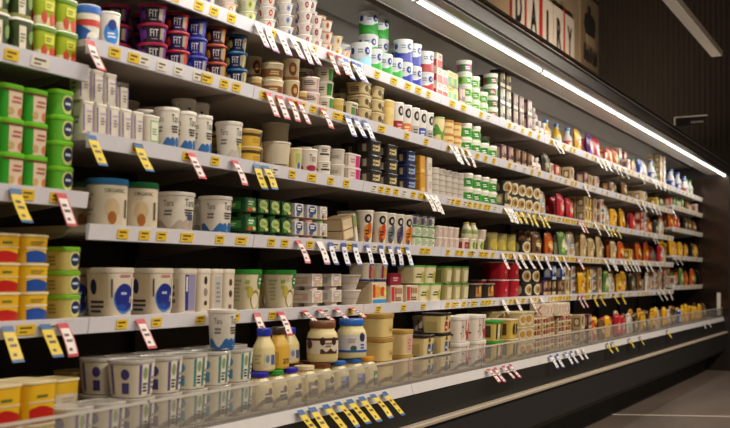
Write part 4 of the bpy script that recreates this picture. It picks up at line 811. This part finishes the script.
run('C', 346, 362, 'magenta', 2, n=1); run('C', 364, 399, 'blacktub', 3, n=2); run('C', 340, 385, 'blacktub', 3, n=2, back=.093, row0=1); run('C', 400, 417, 'navytub', 3, n=1); run('C', 417, 425, 'mustbox', 2, n=1); run('C', 425, 432, 'whitebox', 2, n=1)
run('C', 433, 464, 'stackcup', 1, n=5); run('C', 433, 464, 'stackcup', 1, n=5, back=.074, row0=1); run('C', 465, 497, 'cotg', 2, n=4, desc='white round tub, dark green band'); run('C', 465, 490, 'cotg', 2, n=3, back=.09, row0=1, desc='white round tub, dark green band')
run('C', 499, 509, 'pkblack', 1, n=1, lite=True, desc='black carton'); run('C', 505, 517, 'roundcream', 2, n=2, desc='dark round tub with cream disc'); run('C', 519, 540, 'roundcream', 2, n=3, desc='black tub with pale round label'); run('C', 540, 552, 'bagwhite', 1, n=1); run('C', 552, 577, 'bagred', 1, n=2, desc='red and cream food bag'); run('C', 552, 570, 'bagorange', 1, n=2, back=.07, row0=1)
run('C', 578, 605, 'pkbeige', 2, n=4, desc='beige carton pair'); run('C', 606, 620, 'bagyellow', 1, n=2); run('C', 620, 630, 'baggold', 1, n=1); run('C', 630, 638, 'bagorange', 1, n=1); run('C', 639, 650, 'pkblue', 2, n=2); run('C', 651, 666, 'bagdark', 1, n=3); run('C', 672, 684, 'bagorange', 1, n=3, desc='dim orange food bag'); run('C', 685, 698, 'bagbrown', 1, n=3)
# fourth shelf
run('D', 88, 129, 'orgblue', 1, n=1); run('D', 130, 159, 'orggreen', 1, n=1); run('D', 70, 140, 'orggreen', [1, 2], n=2, back=.12, row0=1, desc='dim organic yogurt, green lid'); run('D', 165, 200, 'tarad', 1, n=1); run('D', 203, 236, 'taras', 1, n=1); run('D', 150, 215, 'tarad', 1, n=2, back=.125, row0=1)
run('D', 239, 256, 'chored', 2, n=1); run('D', 256, 291, 'choco', 2, n=3); run('D', 292, 303, 'duoblue', 2, n=1); run('D', 303, 317, 'duopink', 2, n=1); run('D', 317, 327, 'duowhite', 2, n=1)
run('D', 352, 374, 'yorange', 1, n=1); run('D', 374, 388, 'yred', 1, n=1); run('D', 386, 396, 'ygrey', 1, n=1); run('D', 394, 402, 'yviolet', 1, n=1); run('D', 402, 413, 'yorange', 1, n=1, desc='tall white yogurt, amber fruit'); run('D', 352, 400, 'yred', 1, n=4, back=.09, row0=1)
run('D', 413, 436, 'flatgreen', 2, n=3); run('D', 413, 436, 'flatviolet', 1, n=3, z=.0978, back=.012); run('D', 437, 460, 'pinkrib', 2, n=4); run('D', 461, 470, 'redtub', 1, n=1); run('D', 470, 485, 'greenleaf', 1, n=2); run('D', 463, 478, 'smallbottle', 1, n=2, z=.0585); run('D', 478, 487, 'pinkrib', 1, n=1, z=.0585, desc='pinkish cup atop leaf tub')
run('D', 488, 516, 'olivejar', 1, n=3, lite=False); run('D', 517, 531, 'roundcream', 1, n=1, desc='dark tub with round food picture'); run('D', 520, 532, 'roundcream', 2, n=1, back=.11, row0=1); run('D', 533, 556, 'bagorange', 1, n=2, desc='orange and white salad bag'); run('D', 558, 580, 'baggreen', 1, n=2); run('D', 580, 606, 'bagbeige', 1, n=3); run('D', 608, 626, 'bagbrown', 1, n=2); run('D', 627, 634, 'pkyellow', 1, n=1); run('D', 635, 652, 'bagorange', 1, n=2, desc='bright orange food bag'); run('D', 653, 669, 'bagred', 1, n=2); run('D', 672, 685, 'bagyellow', 1, n=3); run('D', 686, 699, 'baggold', 1, n=3)
# fifth shelf
run('E', 97, 137, 'sphere', 1, n=1); run('E', 140, 176, 'sphere', 1, n=1); run('E', 60, 150, 'sphere', 1, n=3, back=.13, row0=1); run('E', 178, 199, 'panel', 1, n=1); run('E', 199, 212, 'icons', 1, n=1); run('E', 211, 223, 'linen', 1, n=1); run('E', 222, 236, 'choc', 1, n=1); run('E', 180, 240, 'panel', 1, n=3, back=.13, row0=1)
run('E', 238, 266, 'oat', 1, n=1); run('E', 272, 300, 'oat', 1, n=1); run('E', 225, 300, 'oat', 1, n=3, back=.13, row0=1); run('E', 302, 322, 'twinpink', 2, n=1); run('E', 322, 341, 'twinwhite', 2, n=1); run('E', 342, 361, 'nested', 2, n=1)
run('E', 363, 386, 'fruitbox', 1, n=1); run('E', 352, 384, 'bluetray', 1, n=2, z=.0912, back=.001); run('E', 387, 418, 'redbox', 1, n=2); run('E', 386, 398, 'darkred', 1, n=1, z=.0777)
run('E', 419, 443, 'greensalad', 1, n=2, desc='cream tub, lime lid, under another tub'); run('E', 419, 438, 'greensalad', 1, n=2, z=.0838); run('E', 445, 470, 'greenclear', 2, n=3); run('E', 471, 496, 'pasta', 1, n=2); run('E', 497, 521, 'crimson', 2, n=2, lite=False); run('E', 523, 540, 'roundcream', 2, n=2, desc='black tub with big cream disc')
run('E', 543, 562, 'pkplum', 1, n=4); run('E', 552, 566, 'pkblue', 1, n=3, z=.0952); run('E', 566, 577, 'pkbeige', 2, n=2); run('E', 578, 590, 'bagyellow', 1, n=1); run('E', 591, 604, 'pkbeige', 2, n=3, desc='beige carton stack'); run('E', 606, 614, 'baggreen', 1, n=1); run('E', 614, 630, 'bagyellow', 1, n=3, desc='golden yellow food bag'); run('E', 630, 640, 'bagdark', 1, n=1); run('E', 641, 656, 'bagbeige', 1, n=3); run('E', 656, 669, 'pkbeige', 2, n=4, desc='beige carton row'); run('E', 672, 682, 'pkorange', 1, n=3); run('E', 683, 699, 'bagdark', 1, n=4)
# bottom deck
ZJ = .1008
for px0, px1, k in ((253, 276, 'sqviolet'), (276, 289, 'sqgreen'), (289, 304, 'sqviolet'), (304, 321, 'sqcream'), (321, 337, 'sqbrown'), (337, 352, 'sqblue'), (352, 368, 'sqblue'), (368, 380, 'sqorange')): run('K', px0, px1, k, 1, n=1, jit=.5)
run('K', 262, 362, 'sqbrown', 1, n=7, back=.094, row0=1)
ZJ = .1212
run('K', 255, 278, 'mayoblue', 1, n=1, back=.012, z=ZJ, jit=.2); run('K', 280, 292, 'mayoyel', 1, n=1, back=.02, z=ZJ, jit=.2); run('K', 292, 302, 'mayoblue', 1, n=1, back=.1, z=ZJ, jit=.2, row0=1)
run('K', 308, 342, 'jarbrown', 1, n=1, back=.0, z=ZJ, jit=.2); run('K', 342, 370, 'jarblue', 1, n=1, z=ZJ, jit=.2)
run('K', 381, 396, 'goldlid', 3, n=1); run('K', 396, 415, 'pinklabel', 2, n=1); run('K', 390, 410, 'goldlid', 2, n=2, back=.128, row0=1)
run('K', 418, 453, 'blkblue', 2, n=2); run('K', 436, 453, 'blkred', 1, n=1, z=.1794); run('K', 418, 434, 'blkred', 2, n=1, back=.118, row0=1)
run('K', 454, 488, 'whitepail2', 2, n=2); run('K', 489, 505, 'stripe', 2, n=1); run('K', 505, 520, 'stripe2', 2, n=1); run('K', 521, 535, 'disccheese', 3, n=2); run('K', 536, 578, 'pattern', 3, n=5); run('K', 548, 577, 'redx', 1, n=3, z=.1960)
run('K', 579, 592, 'pkbrown', 2, n=2, desc='dark brown carton stack'); run('K', 586, 616, 'bagyellow', 1, n=4, desc='bright yellow cheese bag'); run('K', 617, 630, 'bagred', 1, n=2); run('K', 631, 642, 'bagdark', 1, n=2); run('K', 643, 662, 'baggold', 1, n=4); run('K', 662, 676, 'bagyellow', 1, n=4, desc='yellow crisp bag'); run('K', 677, 684, 'bagblue', 1, n=2); run('K', 684, 708, 'bagyellow', 1, n=6, desc='large yellow food bag')
def single(key, sh, px, d, z, rz=0, rot=None, desc=None):
    y = Yof(px, d); o = spawn(key, (-d, y, z), radians(rz), False, rot); rec(o, desc or PR[key]['desc'], sh, y, 0, 1, 0, PR[key]['cat'])
single('tarak', 'K', 222, 1.858, .575 + .1021 * 2 + .0004, desc='white yogurt standing on cheese tubs')
zD = shelfz('D', 3)
single('kraft', 'D', 340, 2.02, zD + .0112, rot=(radians(13), 0, 0))
single('leafcard', 'D', 349, 2.02, zD + .0032, rot=(radians(12), 0, 0))

for k_ in LATER: run(**k_)
fill_behind()
# ------------------------------------------------------------------ hanging price tags
TAGM = {}
def tag_mesh(kind, L, tilt, curl):
    k = (kind, L, tilt, curl)
    if k in TAGM: return TAGM[k]
    head, body, foot = dict(y=('1c5488', 'd8ba18', '1c5488'), r=('b83a44', 'e2d3cd', 'b02430'), w=('dcd2d4', 'dccfce', '8a5a86'), b=('2b4f9e', 'd8d6dc', '27408c'), p=('e0d8d4', 'ddd5cf', 'cfc6c0'))[kind]
    mb = MB(); W = .019; n = 12; t = .0006; pts = []
    x = z = 0.; a = tilt
    for i in range(n + 1):
        pts.append((x, z, a)); a2 = tilt + curl * (i / n - .5); x += L / n * sin(a2); z -= L / n * cos(a2)
    def slab(i, j, y0, y1, c, off):
        mi = mb.m((c, .4)); b = len(mb.v)
        for q in range(i, j + 1):
            x, z, a = pts[q]; nx, nz = cos(a), sin(a)
            mb.v += [(x + nx * off, y0, z + nz * off), (x + nx * off, y1, z + nz * off), (x + nx * (off - t), y1, z + nz * (off - t)), (x + nx * (off - t), y0, z + nz * (off - t))]
        m = j - i
        for q in range(m):
            for e in range(4):
                f = (e + 1) % 4; mb.face((b + 4 * q + e, b + 4 * q + 4 + e, b + 4 * q + 4 + f, b + 4 * q + f), mi)
        mb.face((b, b + 1, b + 2, b + 3), mi); mb.face((b + 4 * m + 3, b + 4 * m + 2, b + 4 * m + 1, b + 4 * m), mi)
    slab(0, 2, -W, W, head, 0); slab(2, 11, -W, W, body, 0); slab(11, 12, -W, W, foot, 0)
    ink = '4a3a3a' if kind != 'b' else '4a4a6a'
    slab(4, 5, -W * .6, W * .3, ink, t); slab(6, 7, -W * .55, W * .6, ink, t) if kind in 'yr' else slab(6, 7, -W * .1, W * .5, ink, t)
    slab(9, 10, -W * .5, W * .1, ink, t)
    if kind == 'r':
        slab(2, 11, -W, -W * .86, head, t); slab(2, 11, W * .86, W, head, t)
    TAGM[k] = mb.mesh('price_tag'); return TAGM[k]
TDESC = dict(y='yellow price tag with blue ends', r='white price tag with red ends', w='white price tag with mauve foot', b='white price tag with blue ends', p='narrow pale price tag')
def tags(sh, kind, pxs, L=.095, tilt=27, d=1.925):
    for px in pxs:
        if sh == 'K': d_ = 1.6995
        else: d_ = d
        y = Yof(px, d_)
        z = .578 if sh == 'K' else shelfz(sh, y) + .004 - .012
        o = link('price_tag', tag_mesh(kind, L, radians(tilt + R.choice((-3, 0, 3))), radians(R.choice((-22, 0, 16)))), None, (-d_ + .0035 + (.012 if sh == 'K' else 0), y, z)); o.rotation_euler.z = radians(R.uniform(-4, 4)); 
        if sh == 'K': o.location.x = -1.7005
        rec(o, TDESC[kind], sh, y, cat='price tag')
tags('B', 'r', (89,)); tags('L2', 'y', (14,)); tags('L2', 'r', (60,)); tags('C', 'y', (90, 137)); tags('C', 'r', (190, 233)); tags('C', 'y', (256, 264))
tags('L3', 'y', (6, 44)); tags('L3', 'r', (61,)); tags('E', 'r', (139, 256, 279)); tags('E', 'r', (303, 318, 335, 350), .075, 55)
tags('B', 'r', (267, 278, 288, 298, 320)); tags('B', 'b', (346, 354, 363)); tags('A', 'w', (256, 267, 279, 291, 302, 308)); tags('A', 'r', (329, 337)); tags('A', 'b', (345, 352, 358))
tags('D', 'r', (297,)); tags('D', 'w', (318,)); tags('D', 'b', (330, 343, 354, 366, 380, 388, 397, 406), .09, 15)
tags('C', 'p', (425, 430, 435)); tags('B', 'p', (449, 455, 461, 467)); tags('D', 'p', (502, 513, 519, 527, 535, 545, 555, 563)); tags('D', 'r', (577,)); tags('C', 'p', (504, 507, 510)); tags('C', 'y', (514, 519, 526, 532, 538, 543)); tags('C', 'r', (578, 581))
tags('A', 'p', (553, 556, 596, 601, 606, 613, 618, 624, 639, 652, 656, 660, 664)); tags('B', 'p', (584, 636, 642, 648, 653, 657, 672)); tags('C', 'p', (594, 603, 651, 654)); tags('C', 'y', (607, 611, 616)); tags('D', 'p', (604, 609, 612, 620, 624, 629, 632, 635, 643, 648, 656, 674, 678)); tags('E', 'p', (502, 516, 530, 540, 657, 662, 668)); tags('E', 'r', (578, 582)); tags('E', 'y', (593, 599, 613, 621))
tags('K', 'y', (300, 312, 325, 337, 349, 361, 372, 384), .115, 44); tags('K', 'r', (488, 495, 503, 510), .085, 42); tags('K', 'b', (550, 557, 565, 571), .085, 30); tags('K', 'p', (577, 583, 703, 707), .07, 30); tags('K', 'y', (607, 612, 629, 640, 667), .08, 30)

# ------------------------------------------------------------------ labels
def cname(i, n):
    if n == 1: return ''
    if i == 0: return 'leftmost'
    if i == n - 1 and n > 2: return 'rightmost'
    if n == 2: return 'right one'
    if i < len(ORD) - 1 and i <= n * .6: return ORD[i + 1] + ' from left'
    if n - i < len(ORD): return ORD[n - i] + ' from right'
    return ORD[i + 1] + ' from left'
grp = {}
for r in RECS: grp.setdefault((r['desc'], r['sh']), []).append(r)
for (desc, sh), rs in grp.items():
    rows = {}
    for r in rs: rows.setdefault(r['row'], []).append(r)
    multi = len(rows) > 1
    for row, q in rows.items():
        ys = sorted(set(r['y'] for r in q)); cols = []
        for y in ys:                                   # files closer than 2 cm are one file
            if cols and y - cols[-1][-1] < .006: cols[-1].append(y)
            else: cols.append([y])
        cid = {y: i for i, c in enumerate(cols) for y in c}
        zz = {}
        for r in q: zz.setdefault(cid[r['y']], []).append(r)
        for ci, s in zz.items():
            s.sort(key=lambda r: r['o'].location.z); n = len(s)
            for ti, r in enumerate(s):
                w = [desc]; c = cname(ci, len(cols))
                if c: w.append(c)
                if n > 1: w.append('bottom' if ti == 0 else 'top' if ti == n - 1 else ORD[ti + 1] + ' up')
                if row and multi: w.append('back row')
                lab = ', '.join(w) + (' on ' if r['cat'] != 'price tag' else ', ') + sh
                if len(lab.split()) > 16: lab = lab.replace('back row', 'behind').replace(' from left', ' along')
                setid(r['o'], lab, r['cat'], '%ss on the %s' % (r['o'].name.split('.')[0].replace('_', ' '), sh) if len(rs) > 1 else None)

# ------------------------------------------------------------------ light, camera, view
w = bpy.data.worlds.new('World'); SC.world = w; w.use_nodes = True
w.node_tree.nodes['Background'].inputs[0].default_value = (1, .85, .7, 1); w.node_tree.nodes['Background'].inputs[1].default_value = WORLD
cam = bpy.data.cameras.new('camera'); co = bpy.data.objects.new('camera', cam); COL.objects.link(co)
co.location = (0, 0, EYE); co.rotation_euler = (pi / 2, 0, TH)
cam.sensor_width = 36; cam.lens = FPX / 730 * 36; cam.shift_y = (HZ - 214) / 730; cam.clip_start = .05
cam.dof.use_dof = True; cam.dof.focus_distance = 4.2; cam.dof.aperture_fstop = 3.6
SC.camera = co
SC.view_settings.view_transform = 'Standard'; SC.view_settings.look = 'None'; SC.view_settings.gamma = 1; SC.view_settings.use_curve_mapping = False
SC.view_settings.exposure = EXPO
print('OBJECTS', len(bpy.data.objects), 'THINGS', len([o for o in bpy.data.objects if o.parent is None]))
labs = {}
for o in bpy.data.objects:
    if 'label' in o and o.parent is None: labs.setdefault(o['label'], []).append(o.name)
print('DUPLABELS', [(k, v) for k, v in labs.items() if len(v) > 1][:20])
